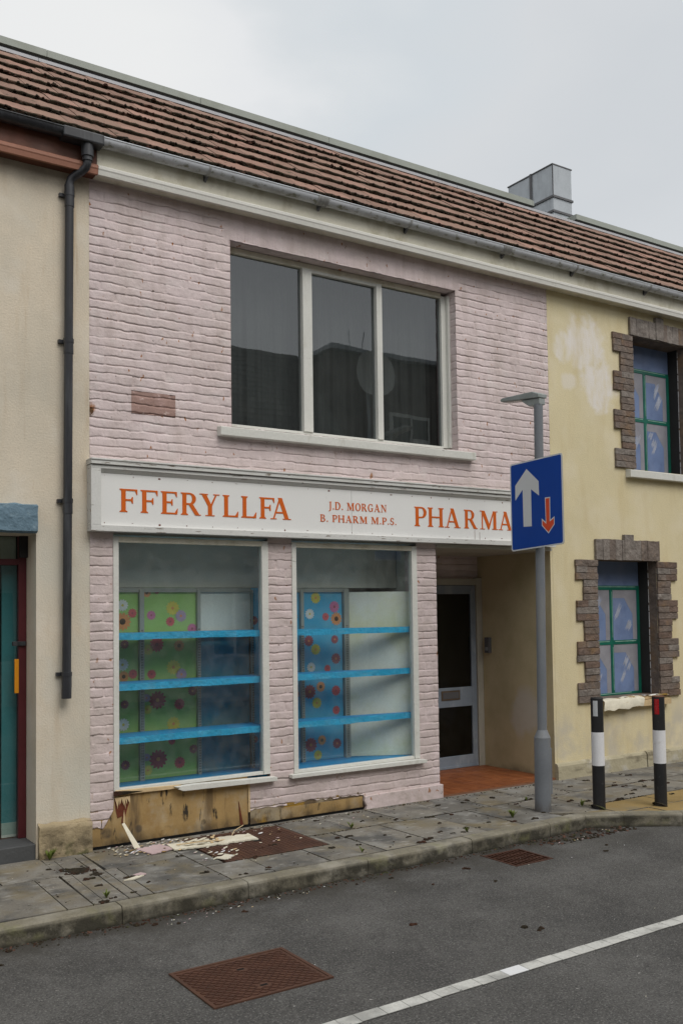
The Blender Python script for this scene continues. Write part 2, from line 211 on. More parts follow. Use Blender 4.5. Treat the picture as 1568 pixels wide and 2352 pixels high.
m_redtile = M('red_quarry_tile', (.22, .070, .022, 1), .5, .16, 4, spec=.4, layers=[dict(c=(.13, .04, .02, 1), s=5, lo=.5, hi=.7, a=.6), dict(c=(.36, .13, .05, 1), s=7, lo=.55, hi=.7, a=.5)])
m_grout = M('tile_grout', (.20, .10, .06, 1), .9, .2, 5)
m_soffit = M('porch_soffit', (.42, .41, .36, 1), .8, .1, 2)
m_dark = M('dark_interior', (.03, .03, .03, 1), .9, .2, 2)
m_room = M('shop_room_wall', (.62, .63, .58, 1), .85, .05, 1.5)
m_shelfblue = M('blue_shelf_wrap', (.03, .43, .74, 1), .4, .16, 6, bumps=((30, .012), (9, .01)), spec=.45, layers=[dict(c=(.15, .50, .70, 1), s=9, lo=.55, hi=.7, a=.6, st=(.5, 1, 2))])
m_floorblue = M('blue_display_floor', (.02, .27, .56, 1), .55, .14, 4, layers=[dict(c=(.06, .28, .46, 1), s=9, lo=.6, hi=.75, a=.6)])
m_pgreen = M('green_flower_paper', (.30, .50, .15, 1), .6, .1, 2, fine=.04, bumps=((7, .006),), layers=[dict(c=(.36, .50, .22, 1), s=3, lo=.45, hi=.7, a=.6)])
m_pblue = M('blue_flower_paper', (.055, .37, .60, 1), .6, .1, 2, fine=.04, bumps=((7, .006),), layers=[dict(c=(.14, .44, .60, 1), s=3, lo=.45, hi=.7, a=.6)])
m_pwhite = M('off_white_panel', (.66, .67, .62, 1), .7, .04, 2)
m_pyel = M('pale_yellow_panel', (.80, .80, .73, 1), .7, .05, 1.5, layers=[dict(c=(.55, .55, .12, 1), s=1.6, lo=.45, hi=.7, a=.6)])
m_lowpan = M('dull_blue_panel', (.05, .25, .34, 1), .7, .15, 2, layers=[dict(c=(.20, .26, .24, 1), s=2.5, lo=.5, hi=.6, a=.6)])
m_post = M('steel_upright', (.36, .37, .34, 1), .4, .1, 5, metal=.2)
FL = {'r': (.62, .05, .07), 'y': (.66, .55, .04), 'o': (.72, .25, .05), 'w': (.75, .75, .72), 'p': (.60, .12, .30), 'l': (.42, .28, .42), 'd': (.28, .015, .05), 'D': (.38, .01, .04)}
m_fl = {k: M('petal_'+n, (*[q*.8+.06 for q in FL[k]], 1), .6, .12, 22, fine=.05) for k, n in dict(r='red', y='yellow', o='orange', w='white', p='pink', l='lilac', d='maroon', D='crimson').items()}
m_fc = M('flower_heart', (.06, .035, .02, 1), .6, .2, 20)
m_curtain = M('grey_net_curtain', (.15, .15, .135, 1), .9, .12, 4)
m_slate = M('dark_roof_slate', (.075, .075, .072, 1), .7, .25, 3, layers=[dict(c=(.11, .10, .085, 1), s=2, lo=.5, hi=.7, a=.6)])
m_oppw = M('opposite_render', (.42, .40, .35, 1), .85, .1, 1)
m_oppdk = M('opposite_dark_brick', (.10, .075, .065, 1), .85, .15, 2)
m_bluelint = M('blue_painted_lintel', (.125, .20, .255, 1), .6, .1, 6, bumps=((14, .02), (40, .004)), layers=[dict(c=(.22, .30, .35, 1), s=12, lo=.56, hi=.66, a=.6), dict(c=(.06, .06, .06, 1), s=14, lo=.68, hi=.72)])
m_maroon = M('maroon_door_frame', (.085, .012, .016, 1), .45, .15, 5, spec=.45)
m_teal = M('teal_inside_wall', (.11, .33, .37, 1), .7, .08, 2)
m_tealdk = M('dark_teal_door', (.03, .11, .105, 1), .6, .08, 2)
m_orplate = M('orange_push_plate', (.66, .26, .012, 1), .5, .06, 6)
m_step = M('slate_step', (.075, .078, .08, 1), .7, .15, 5, bumps=((40, .003),), layers=[dict(c=(.20, .19, .17, 1), s=4, lo=.5, hi=.7, a=.5, z=(.13, .17))])
m_plinth = M('weathered_stone_plinth', (.36, .29, .18, 1), .9, .16, 4, bumps=((12, .02), (45, .005)), layers=[dict(c=(.10, .08, .05, 1), s=5, lo=.48, hi=.62, a=.85, z=(.26, .1)), dict(c=(.33, .25, .20, 1), s=3, lo=.5, hi=.65, a=.7), dict(c=(.06, .07, .02, 1), s=6, lo=.5, hi=.6, a=.8, z=(.16, .0))])
m_yplinth = M('stained_yellow_plinth', (.40, .36, .25, 1), .9, .12, 3, bumps=((12, .01), (45, .003)), layers=[dict(c=(.14, .12, .08, 1), s=5, lo=.5, hi=.64, a=.85, st=(.6, 1, 2)), dict(c=(.50, .49, .46, 1), s=3, lo=.52, hi=.65, a=.7)])
m_leaf = M('weed_leaf', (.10, .13, .022, 1), .6, .3, 20)
m_weather = M('grass_ground', (.12, .12, .11, 1), .9, .2, 1)
g_shop = glass('shop_glass', (.88, .93, .92), .028, .08)
g_up = glass('dusty_upper_glass', (.50, .54, .56), .006, .105)
g_door = glass('smoked_door_glass', (.10, .11, .10), .006, .05)
g_left = glass('doorway_glass', (.6, .72, .70), .01, .05)

# ------------------------------------------------------------------ mesh helpers
class MB:
    def __init__(s): s.v = []; s.f = []; s.m = []; s.mats = []; s.sm = []
    def mi(s, m):
        if m not in s.mats: s.mats.append(m)
        return s.mats.index(m)
    def poly(s, pts, m, smooth=False):
        b = len(s.v); s.v += [tuple(p) for p in pts]; s.f.append(tuple(range(b, b+len(pts)))); s.m.append(s.mi(m)); s.sm.append(smooth)
    def raw(s, vs_, fs, m, smooth=False):
        b = len(s.v); s.v += [tuple(p) for p in vs_]; k = s.mi(m)
        for f in fs: s.f.append(tuple(b+i for i in f)); s.m.append(k); s.sm.append(smooth)
    def box(s, x0, x1, y0, y1, z0, z1, m, rot=0, c=None, tilt=None):
        P = [(x0, y0, z0), (x1, y0, z0), (x1, y1, z0), (x0, y1, z0), (x0, y0, z1), (x1, y0, z1), (x1, y1, z1), (x0, y1, z1)]
        if rot:
            cx, cy_ = c or ((x0+x1)/2, (y0+y1)/2); ca, sa = math.cos(rot), math.sin(rot)
            P = [(cx+(p[0]-cx)*ca-(p[1]-cy_)*sa, cy_+(p[0]-cx)*sa+(p[1]-cy_)*ca, p[2]) for p in P]
        s.raw(P, [(0, 3, 2, 1), (4, 5, 6, 7), (0, 1, 5, 4), (1, 2, 6, 5), (2, 3, 7, 6), (3, 0, 4, 7)], m)
    def prism(s, pts, off, m, msid=None):
        """closed polygon extruded by vector off"""
        n = len(pts); a = [Vector(p) for p in pts]; b = [p+Vector(off) for p in a]
        nrm = Vector((0, 0, 0))
        for i in range(n): nrm += a[i].cross(a[(i+1) % n])
        fl = nrm.dot(Vector(off)) > 0
        k = len(s.v); s.v += [tuple(p) for p in a+b]; q = s.mi(m); q2 = s.mi(msid or m)
        A = tuple(range(k, k+n)); B = tuple(range(k+n, k+2*n))
        s.f += [A[::-1] if fl else A, B if fl else B[::-1]]; s.m += [q, q]; s.sm += [False]*2
        for i in range(n):
            j = (i+1) % n; f = (A[i], A[j], B[j], B[i])
            s.f.append(f if fl else f[::-1]); s.m.append(q2); s.sm.append(False)
    def tube(s, pts, r, m, n=14, cap=True):
        pts = [Vector(p) for p in pts]; rs = r if isinstance(r, (list, tuple)) else [r]*len(pts)
        rings = []; ref = None
        for i, p in enumerate(pts):
            d = (pts[min(i+1, len(pts)-1)]-pts[max(i-1, 0)]).normalized()
            if ref is None: ref = Vector((0, 0, 1)) if abs(d.z) < .9 else Vector((1, 0, 0))
            a = d.cross(ref).normalized(); b = a.cross(d).normalized(); ref = b
            rings.append([p+(a*math.cos(t)+b*math.sin(t))*rs[i] for t in [2*math.pi*k/n for k in range(n)]])
        vs_ = [q for rg in rings for q in rg]; fs = []
        for i in range(len(rings)-1):
            for k in range(n):
                j = (k+1) % n; fs.append((i*n+j, i*n+k, (i+1)*n+k, (i+1)*n+j))
        s.raw(vs_, fs, m, True)
        if cap: s.poly(rings[0], m); s.poly(rings[-1][::-1], m)
    def grid(s, P, m, smooth=False, flip=False):
        """P: numpy (rows, cols, 3); degenerate cells are dropped"""
        h, w_ = P.shape[:2]; b = len(s.v); s.v += [tuple(q) for q in P.reshape(-1, 3).tolist()]; k = s.mi(m)
        a = np.abs(P[1:, :-1]-P[:-1, :-1]).sum(-1) + np.abs(P[1:, 1:]-P[:-1, 1:]).sum(-1)
        for i in range(h-1):
            for j in range(w_-1):
                if a[i, j] < 1e-5: continue
                o = b+i*w_+j; f = (o, o+1, o+w_+1, o+w_)
                s.f.append(f[::-1] if flip else f); s.m.append(k); s.sm.append(smooth)
    def build(s, name, parent=None, label=None, cat=None, group=None, kind=None, bevel=0, loc=None, coll=True):
        me = bpy.data.meshes.new(name); o = bpy.data.objects.new(name, me)
        org = Vector((0, 0, 0))
        if parent is not None:
            q = parent
            while q is not None: org += Vector(q.location); q = q.parent
        elif loc is not None: org = Vector(loc); o.location = org
        me.from_pydata([(v[0]-org.x, v[1]-org.y, v[2]-org.z) for v in s.v], [], s.f)
        for mm in s.mats: me.materials.append(mm)
        me.polygons.foreach_set('material_index', s.m); me.polygons.foreach_set('use_smooth', s.sm)
        me.validate(); me.update(); sc.collection.objects.link(o)
        if parent is not None: o.parent = parent
        if bevel:
            bv = o.modifiers.new('bevel', 'BEVEL'); bv.width = bevel; bv.segments = 2; bv.limit_method = 'ANGLE'; bv.angle_limit = R(50)
        tag(o, label, cat, group, kind); return o
def tag(o, label=None, cat=None, group=None, kind=None):
    if label: o['label'] = label
    if cat: o['category'] = cat
    if group: o['group'] = group
    if kind: o['kind'] = kind
def thing(name, loc, label, cat, group=None):
    o = bpy.data.objects.new(name, None); o.location = loc; o.empty_display_size = .2; sc.collection.objects.link(o); tag(o, label, cat, group); return o
def vn(a, b, seed=0):
    """smooth value noise 0..1 on numpy arrays"""
    a = np.asarray(a, float); b = np.asarray(b, float); i = np.floor(a).astype(np.int64); j = np.floor(b).astype(np.int64); u = a-i; v = b-j
    u = u*u*(3-2*u); v = v*v*(3-2*v)
    def h(p, q):
        n = (p*374761393+q*668265263+seed*982451653) & 0xffffffff
        n = ((n ^ (n >> 13))*1274126177) & 0xffffffff
        return ((n ^ (n >> 16)) & 0xffff)/65535.0
    return (h(i, j)*(1-u)+h(i+1, j)*u)*(1-v)+(h(i, j+1)*(1-u)+h(i+1, j+1)*u)*v
def wall(mb, x0, x1, z0, z1, holes, yf, yb, m, mr=None, mapf=None):
    """front sheet with rectangular holes, hole reveals and outer edges, back sheet"""
    mr = mr or m; F = mapf or (lambda x, y, z: (x, y, z))
    xs = sorted({x0, x1, *[q for h in holes for q in h[:2] if x0 < q < x1]}); zs = sorted({z0, z1, *[q for h in holes for q in h[2:] if z0 < q < z1]})
    inh = lambda x, z: any(h[0] < x < h[1] and h[2] < z < h[3] for h in holes)
    for a, b in zip(xs, xs[1:]):
        for c, d in zip(zs, zs[1:]):
            if inh((a+b)/2, (c+d)/2): continue
            mb.poly([F(a, yf, c), F(b, yf, c), F(b, yf, d), F(a, yf, d)], m); mb.poly([F(a, yb, d), F(b, yb, d), F(b, yb, c), F(a, yb, c)], m)
    for (a, b, c, d) in holes+[]:
        mb.poly([F(a, yf, c), F(a, yf, d), F(a, yb, d), F(a, yb, c)], mr); mb.poly([F(b, yf, d), F(b, yf, c), F(b, yb, c), F(b, yb, d)], mr)
        mb.poly([F(a, yf, d), F(b, yf, d), F(b, yb, d), F(a, yb, d)], mr)
        if c > z0: mb.poly([F(b, yf, c), F(a, yf, c), F(a, yb, c), F(b, yb, c)], mr)
    mb.poly([F(x0, yf, z1), F(x1, yf, z1), F(x1, yb, z1), F(x0, yb, z1)], m)
    mb.poly([F(x0, yf, z0), F(x0, yf, z1), F(x0, yb, z1), F(x0, yb, z0)], m); mb.poly([F(x1, yf, z1), F(x1, yf, z0), F(x1, yb, z0), F(x1, yb, z1)], m)
CH = .0785
def bricks(mb, x0, x1, z0, z1, m, zbot=None, mapf=None, seed=1, dx=.009, soldier=None, amp=1.0, ztop=None):
    """painted brickwork as real relief; mapf(s, out, z)"""
    F = mapf or (lambda s_, d, z: (s_, -d, z))
    T = [0, .03, .06, .2, .45, .72, .95, .98]; D = [-1, -1, .03, .12, .10, .08, .04, -.8]
    k0 = int(math.floor(min(z0, z0)/CH))-1; k1 = int(math.ceil(z1/CH))+1
    n = max(2, int(round((x1-x0)/dx))+1); X = np.linspace(x0, x1, n); rows = []
    for k in range(k0, k1+1):
        for t, dd in zip(T, D):
            wnd = (vn(X*1.7+k*7.1, X*0+k, seed)-.5)*.009*amp + (vn(X*11+k*3.3, X*0+k, seed+5)-.5)*.009*amp + (vn(X*29+k*3.3, X*0+k, seed+6)-.5)*.006*amp
            nx = (vn(X*1.7+(k+1)*7.1, X*0+k+1, seed)-.5)*.009*amp + (vn(X*11+(k+1)*3.3, X*0+k+1, seed+5)-.5)*.009*amp + (vn(X*29+(k+1)*3.3, X*0+k+1, seed+6)-.5)*.006*amp
            Z = (k+t)*CH + wnd*(1-t)+nx*t
            fill = np.clip(vn(X*5+k*5.7, X*0+k*1.3, seed+9)*2.1-.45, .06, 1)
            dj = .0085*fill
            dep = dd*dj if dd < 0 else dd*.005+X*0
            u = (X+(.1175 if k % 2 else 0))/.235+(vn(X*0+k, X*0, 3)-.5)*.25; fr = u-np.floor(u); bi = np.floor(u)
            pj = np.clip(1.5-np.minimum(fr, 1-fr)*.235/.008, 0, 1)*np.clip(vn(np.round(u), X*0+k*1.0, seed+2)*1.9-.5, 0, 1)
            off = (vn(bi*1.0, X*0+k*1.0, seed+4)-.5)*.0045
            rough = (vn(X*13, Z*16, seed+6)-.5)*.0035+(vn(X*34, Z*30, seed+7)-.5)*.0030
            if soldier is not None:
                sx0, sx1, sz0, sz1 = soldier
                ins = (X > sx0) & (X < sx1) & (Z > sz0) & (Z < sz1)
                fs = X/.082; ff = fs-np.floor(fs); v2 = -np.clip(1-np.minimum(ff, 1-ff)/.12, 0, 1)*.0035
                dep = np.where(ins, v2, dep); pj = np.where(ins, 0, pj); off = np.where(ins, 0, off)
            d = dep-pj*.0070*(1 if t > .05 else 0)+off*amp+rough*amp
            lo = np.full(n, z0) if zbot is None else zbot(X); Z = np.clip(Z, lo, z1)
            rows.append(np.array([F(s_, q, z) for s_, q, z in zip(X, d, Z)]))
    P = np.array(rows)
    keep = [i for i in range(len(P)) if P[i, :, 2].max() > z0-1 or True]
    mb.grid(P[keep], m, True)
def grid_boxes(*a): pass

# ================================================================== ground, road, kerb, pavement
def structure(mb, name, bevel=0): return mb.build(name, kind='structure', bevel=bevel)
g = MB(); g.poly([(-300, -300, -.6), (300, -300, -.6), (300, 300, -.6), (-300, 300, -.6)], m_weather); structure(g, 'ground')
# the road is one sheet with holes for the grate pit
rb = MB()
gx0, gx1, gy0, gy1 = 5.465, 5.885, -2.105, -1.70
xs = [-40, gx0, gx1, 60]; ys = [-11.2, gy0, gy1, -1.40]
def roadz(x_, y_): return -.12
for i in range(3):
    for j in range(3):
        if i == 1 and j == 1: continue
        rb.poly([(xs[i], ys[j], -.12), (xs[i+1], ys[j], -.12), (xs[i+1], ys[j+1], -.12), (xs[i], ys[j+1], -.12)], m_asph)
for (a, b) in (((gx0, gy0), (gx1, gy0)), ((gx1, gy0), (gx1, gy1)), ((gx1, gy1), (gx0, gy1)), ((gx0, gy1), (gx0, gy0))):
    rb.poly([(a[0], a[1], -.12), (a[0], a[1], -.5), (b[0], b[1], -.5), (b[0], b[1], -.12)], m_dirt)
rb.poly([(gx0, gy0, -.45), (gx1, gy0, -.45), (gx1, gy1, -.45), (gx0, gy1, -.45)], m_black)
structure(rb, 'road')
far = MB(); far.box(-40, 60, -12.6, -11.2, -.3, 0, m_slab); structure(far, 'far_pavement')
# painted line
ln = MB(); xx = -4.0; ya = lambda x_: -3.745+(x_-2.7)*.0125
while xx < 14:
    wd = rnd.uniform(.085, .16); mm = m_line
    if 3.80 < xx < 3.90: mm = m_linenew
    j1, j2 = rnd.uniform(-.003, .003), rnd.uniform(-.003, .003); x2 = xx+wd-.004
    ln.prism([(xx, ya(xx)-.047+j1, -.116), (x2, ya(x2)-.047+j1, -.116), (x2+.004, ya(x2)+.047+j2, -.116), (xx+.004, ya(xx)+.047+j2, -.116)], (0, 0, .003), mm)
    xx += wd
structure(ln, 'road_line')
# kerb stones following the path
KP = [(-6, -1.61), (1.42, -1.61), (2.36, -1.608), (3.31, -1.605), (4.37, -1.602), (5.46, -1.582), (6.42, -1.55), (6.93, -1.51), (7.26, -1.68), (7.72, -1.995), (8.5, -2.56), (9.4, -3.22), (12, -5.1)]
kb = MB()
for i in range(len(KP)-1):
    a, b = Vector(KP[i]), Vector(KP[i+1]); d = (b-a); Ls = d.length; d.normalize(); nrm = Vector((-d.y, d.x)); g_ = .003 if i not in (7, 8) else .0015
    prev = (a-Vector(KP[i-1])).normalized() if i else d; nxt = (Vector(KP[i+2])-b).normalized() if i < len(KP)-2 else d
    n0 = (nrm+Vector((-prev.y, prev.x))).normalized(); n1 = (nrm+Vector((-nxt.y, nxt.x))).normalized()
    prof = [(0.0, -.14), (.0, -.025), (.004, -.010), (.014, -.002), (.03, .001), (.13, .001), (.13, -.14)]
    a2, b2_ = a+d*g_, b-d*g_
    dz = rnd.uniform(-.002, .002)
    A = [(a2.x+n0.x*o, a2.y+n0.y*o, z+dz) for o, z in prof]; B = [(b2_.x+n1.x*o, b2_.y+n1.y*o, z+dz) for o, z in prof]
    seg = 10
    for k in range(len(prof)-1): kb.poly([A[k], B[k], B[k+1], A[k+1]], m_kerb)
    kb.poly(A, m_kerb); kb.poly(B[::-1], m_kerb)
structure(kb, 'kerb')
# paving slabs
def clip(poly, p, n):
    out = []
    for i in range(len(poly)):
        a, b = Vector(poly[i]), Vector(poly[(i+1) % len(poly)]); da, db = (a-p).dot(n), (b-p).dot(n)
        if da >= 0: out.append(a)
        if da*db < 0: out.append(a+(b-a)*(da/(da-db)))
    return out
inner = [(-6, -1.478), (5.4, -1.455), (6.5, -1.415), (6.95, -1.36)]
diag_p = Vector((6.985, -1.395)); diag_n = Vector((.585, .81)).normalized()
pv = MB()
pv.poly([(-6, -1.50, -.022), (6.9, -1.45, -.022), (8.5, -2.5, -.022), (12, -4.9, -.022), (16, -4.9, -.022), (16, .02, -.022), (-6, .02, -.022)], m_dirt)
def slab(x0, x1, y0, y1, m=m_slab, sk=0.0, gap=.0055, sk2=None):
    sk2 = sk if sk2 is None else sk2
    z = rnd.uniform(-.003, .001); t1, t2 = rnd.uniform(-.002, .002), rnd.uniform(-.002, .002)
    P = [(x0+gap-sk*y0, y0+gap), (x1-gap-sk2*y0, y0+gap), (x1-gap-sk2*y1, y1-gap), (x0+gap-sk*y1, y1-gap)]
    P = [Vector(p) for p in P]
    if x1 > 6.8:
        P = clip(P, diag_p, diag_n)
    if len(P) < 3: return
    pts = [(p.x, p.y, z-.03+t1*(p.x-x0)+t2*(p.y-y0)) for p in P]
    if m is m_slab: m = rnd.choice(SLABS)
    pv.prism(pts, (0, 0, .03), m, m_slab)
r1 = [-6, -5.4, -4.8, -4.2, -3.6, -3., -2.4, -1.8, -1.2, -.6, 0, .6, 1.2, 1.83, 2.27]
for a, b in zip(r1, r1[1:]): slab(a, b, -.62, 0)
# cellar channels by the party wall
for (a, b) in ((2.27, 2.355), (2.355, 2.52), (2.52, 2.60)):
    slab(a, b, -1.455, -.14, sk=-.035, gap=.004)
slab(2.60, 2.70, -1.455, -.64, sk=-.035, gap=.004)
slab(2.27, 2.60, -.14, 0); slab(2.60, 3.25, -.64, 0)
r1b = [3.25, 3.44]; slab(3.25, 4.40, -.10, 0)
for a, b in ((4.86, 5.42), (5.42, 6.01), (6.01, 6.49), (6.49, 7.09), (7.09, 7.7), (7.7, 8.3), (8.3, 8.9), (8.9, 9.5), (9.5, 10.1), (10.1, 10.7), (10.7, 11.3), (11.3, 12)): slab(a, b, -.64, 0, sk=.06)
for a, b in ((3.25, 3.42),): slab(a, b, -.99, -.10)
slab(4.40, 4.86, -.64, 0, sk=0, sk2=.06); slab(4.40, 4.445, -1.01, -.64, gap=.002)
r2 = [-6, -5.4, -4.8, -4.2, -3.6, -3., -2.4, -1.8, -1.2, -.6, 0, .6, 1.1, 1.6, 2.07, 2.25]
for a, b in zip(r2, r2[1:]): slab(a, b, -1.455, -.62, sk=-.02)
slab(2.70, 3.25, -1.455, -.64, sk=-.035, sk2=0)
for a, b in ((3.25, 3.62), (3.62, 4.12)): slab(a, b, -1.455, -1.01)
slab(4.12, 4.455, -1.455, -1.01)
slab(4.445, 4.62, -1.447, -.66, sk=0, sk2=.03)
for a, b in ((4.62, 5.13), (5.13, 5.73), (5.73, 6.18), (6.18, 6.71), (6.71, 7.28)): slab(a, b, -1.447+max(0, (a-5)*.02), -.66, sk=.03)
for a, b in ((7.28, 7.9), (7.9, 8.5), (8.5, 9.1), (9.1, 9.7), (9.7, 10.3), (10.3, 11), (11, 12)): slab(a, b, -1.2, -.66)
for j, (y0, y1) in enumerate(((-1.6, -1.22), (-2.0, -1.61), (-2.4, -2.01), (-2.8, -2.41), (-3.2, -2.81), (-3.6, -3.21))):
    for k in range(12): slab(6.9+k*.4, 7.3+k*.4, y0, y1, m_buff, gap=.004)
structure(pv, 'pavement')

# manhole cover in the road, rusty chequer plate
mh = thing('manhole_cover', (2.62, -2.92, -.12), 'large rusty rectangular chequer plate cover set in the asphalt', 'manhole cover')
b = MB(); b.box(2.25, 2.995, -3.215, -2.625, -.119, -.1145, m_rust)
for (q) in ((2.25, 2.995, -3.215, -3.195), (2.25, 2.995, -2.645, -2.625), (2.25, 2.27, -3.195, -2.645), (2.975, 2.995, -3.195, -2.645)): b.box(q[0], q[1], q[2], q[3], -.1145, -.110, m_rust)
b.build('frame', mh)
b = MB(); nx, ny = 25, 19
for i in range(nx):
    for j in range(ny):
        cx, cy_ = 2.29+i*.0272, -3.175+j*.0275
        a = R(38) if (i+j) % 2 else R(-38)
        if any((cx-hx)**2+(cy_-hy)**2 < .0012 for hx, hy in ((2.62, -3.08), (2.62, -2.80))): continue
        b.box(cx-.015, cx+.015, cy_-.0045, cy_+.0045, -.1148, -.1105, m_rustdk, a)
for hx, hy in ((2.62, -3.08), (2.62, -2.80)): b.box(hx-.022, hx+.022, hy-.010, hy+.010, -.1148, -.1135, m_black)
b.build('chequer_plate', mh)
# inspection cover in the pavement
ic = thing('inspection_cover', (3.9, -.55, 0), 'rusty square inspection cover in the pavement under peeling paint flakes', 'inspection cover')
b = MB(); b.box(3.445, 4.395, -.985, -.105, -.02, -.001, m_rust); b.build('frame', ic)
b = MB(); b.box(3.475, 4.365, -.955, -.135, -.0012, .003, m_rust)
for i in range(22): b.box(3.50+i*.040, 3.508+i*.040, -.93, -.16, .0028, .0050, m_rustdk)
for i in range(19): b.box(3.49, 4.35, -.93+i*.042, -.923+i*.042, .0028, .0046, m_rustdk)
b.box(3.93, 4.0, -.56, -.52, .0045, .0062, m_black); b.build('lid', ic)
# drain grate
dg = thing('drain_grate', (5.67, -1.9, -.12), 'small rusty slotted drain grate in the gutter at the kerb', 'drain grate')
b = MB()
for q in ((gx0, gx1, gy0, gy0+.02), (gx0, gx1, gy1-.02, gy1), (gx0, gx0+.02, gy0+.02, gy1-.02), (gx1-.02, gx1, gy0+.02, gy1-.02)): b.box(*q, -.16, -.116, m_rustdk)
b.build('frame', dg)
b = MB()
for i in range(1, 10): b.box(gx0+.02+i*.038-.006, gx0+.02+i*.038+.006, gy0+.02, gy1-.02, -.15, -.1175, m_rustdk)
for j in range(1, 4): b.box(gx0+.02, gx1-.02, gy0+.02+j*.0915-.006, gy0+.02+j*.0915+.006, -.15, -.1185, m_rustdk)
b.build('bars', dg)

# ================================================================== pink pharmacy
ph = thing('pharmacy_building', (5.4, .5, 0), 'pink painted brick shop building with empty display windows below a wide upper window', 'shop building')
PX0, PX1 = 2.695, 8.135
UX0, UX1, UZ0, UZ1 = 4.03, 6.748, 3.66, 5.405
mb = MB(); SOL = (3.96, 6.80, 5.41, 5.66)
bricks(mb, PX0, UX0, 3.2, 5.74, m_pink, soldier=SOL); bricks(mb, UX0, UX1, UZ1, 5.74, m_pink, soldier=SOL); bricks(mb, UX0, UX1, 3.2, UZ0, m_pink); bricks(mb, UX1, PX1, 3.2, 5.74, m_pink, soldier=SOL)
# ground floor piers
BX = [2.69, 2.808, 2.83, 2.849, 2.875, 2.891, 2.895, 2.90]; BZ = [.176, .174, .20, .234, .27, .308, .40, .452]
def zb1(X): return np.interp(X, BX, BZ)+(vn(X*40, X*0, 2)-.5)*.03
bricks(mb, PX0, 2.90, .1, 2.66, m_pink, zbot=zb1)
bricks(mb, 4.395, 4.655, .15, 2.66, m_pink, zbot=lambda X: .148+(vn(X*30, X*0, 3)-.5)*.014, seed=4)
bricks(mb, 4.17, 4.395, .14, .43, m_pink, zbot=lambda X: .148+(vn(X*30, X*0, 3)-.5)*.014, seed=4)
bricks(mb, 4.655, 6.15, .14, .43, m_pink, zbot=lambda X: np.interp(X, [4.6, 4.8, 5.0, 5.44, 5.45, 6.5], [.148, .165, .15, .138, .10, .10])+(vn(X*30, X*0, 3)-.5)*.016, seed=4)
bricks(mb, 6.15, 6.412, .10, 2.66, m_pink, seed=6)
bricks(mb, 0, 1.25, .10, 2.66, m_pink, mapf=lambda s_, d, z: (6.412+d, s_, z), seed=8, dx=.03)
bricks(mb, 6.40, 8.10, 2.30, 2.62, m_pink, mapf=lambda s_, d, z: (s_, 1.25-d, z), seed=8, dx=.03)
# reveals of upper window and cores behind the skin
for pts in (((UX0, -.003, UZ0), (UX0, .22, UZ0), (UX0, .22, UZ1), (UX0, -.003, UZ1)), ((UX0, -.003, UZ1), (UX1, -.003, UZ1), (UX1, .22, UZ1), (UX0, .22, UZ1)), ((UX0, -.003, UZ0), (UX1, -.003, UZ0), (UX1, .22, UZ0), (UX0, .22, UZ0))): mb.poly(pts, m_pink)
bricks(mb, 0, .22, UZ0, UZ1, m_pink, mapf=lambda s_, d, z: (UX1-d-.003, s_-.003, z), seed=11)
core = MB()
for q in ((PX0, UX0, 3.1, 5.95), (UX1, PX1, 3.1, 5.95), (UX0, UX1, UZ1+.02, 5.95), (UX0, UX1, 3.1, UZ0-.02)): core.box(q[0]+.001, q[1]-.001, .035, .22, q[2], q[3], m_pink)
core.box(2.70, 8.10, .03, .2, 2.66, 3.1, m_pink)
for q in ((2.70, 2.895), (4.40, 4.65), (6.155, 6.385)): core.box(q[0], q[1], .04, .2, .05, 2.62, m_pink)
core.box(4.19, 6.385, .04, .2, .02, .41, m_pink); core.box(6.26, 6.385, .2, 1.2, .05, 2.62, m_dark)
mb.v += []; 
k0 = len(mb.v); mb.v += core.v; mi = mb.mi(m_pink); mi2 = mb.mi(m_dark)
mb.f += [tuple(k0+i for i in f) for f in core.f]; mb.m += [mi if core.mats[q] is m_pink else mi2 for q in core.m]; mb.sm += core.sm
mb.build('brick_wall', ph)
# bare brick patch (slightly proud ghost of a removed plate)
mb = MB(); bricks(mb, 3.065, 3.474, 3.687, 3.885, m_oldbrick, mapf=lambda s_, d, z: (s_, -d-.0025, z)); mb.build('bare_brick_patch', ph, 'unpainted red brick patch in the pink wall')
# pink render plinth, plywood
mb = MB(); mb.prism([(5.452, -.028, -.02), (6.437, -.028, -.02), (6.437, -.028, .137), (5.6, -.028, .133), (5.445, -.028, .128), (5.44, -.028, .08), (5.466, -.028, .03)], (0, .06, 0), m_pink)
mb.build('plinth', ph, bevel=.006)
mb = MB(); mb.box(2.698, 4.165, .006, .03, .022, .47, m_ply); mb.box(4.168, 4.185, -.004, .03, .13, .385, m_split)
mb.prism([(4.085, -.002, .03), (4.115, -.002, .02), (4.075, -.002, .22), (4.068, -.002, .24)], (0, .007, 0), m_torn)
mb.prism([(2.905, .001, .395), (3.045, .001, .405), (3.005, .001, .27), (2.975, .001, .18), (2.962, .001, .19), (2.97, .001, .25), (2.93, .001, .235), (2.915, .001, .30)], (0, .0035, 0), m_torn)
for i in range(9):
    x_ = 2.905+i*.014; h = rnd.uniform(.04, .11); mb.prism([(x_, -.004-i*.001, .405), (x_+.018, -.004-i*.001, .41), (x_+.012+rnd.uniform(-.01, .01), -.012-i*.001, .405-h)], (0, .003, 0), m_split)
mb.prism([(2.995, -.006, .20), (2.985, -.006, .30), (2.975, -.006, .21), (2.98, -.006, .16)], (0, .004, 0), m_split)
mb.build('plywood_panel', ph)
mb = MB(); mb.box(4.19, 5.44, .002, .03, .018, .17, m_plydark); mb.box(4.5, 5.43, -.002, .002, .022, .125, m_ply); mb.build('base_board', ph)
mb = MB(); mb.box(2.70, 5.45, .004, .04, -.02, .02, m_black); mb.build('black_gap_strip', ph)  # near-black strip filling the gap between the boards and the pavement

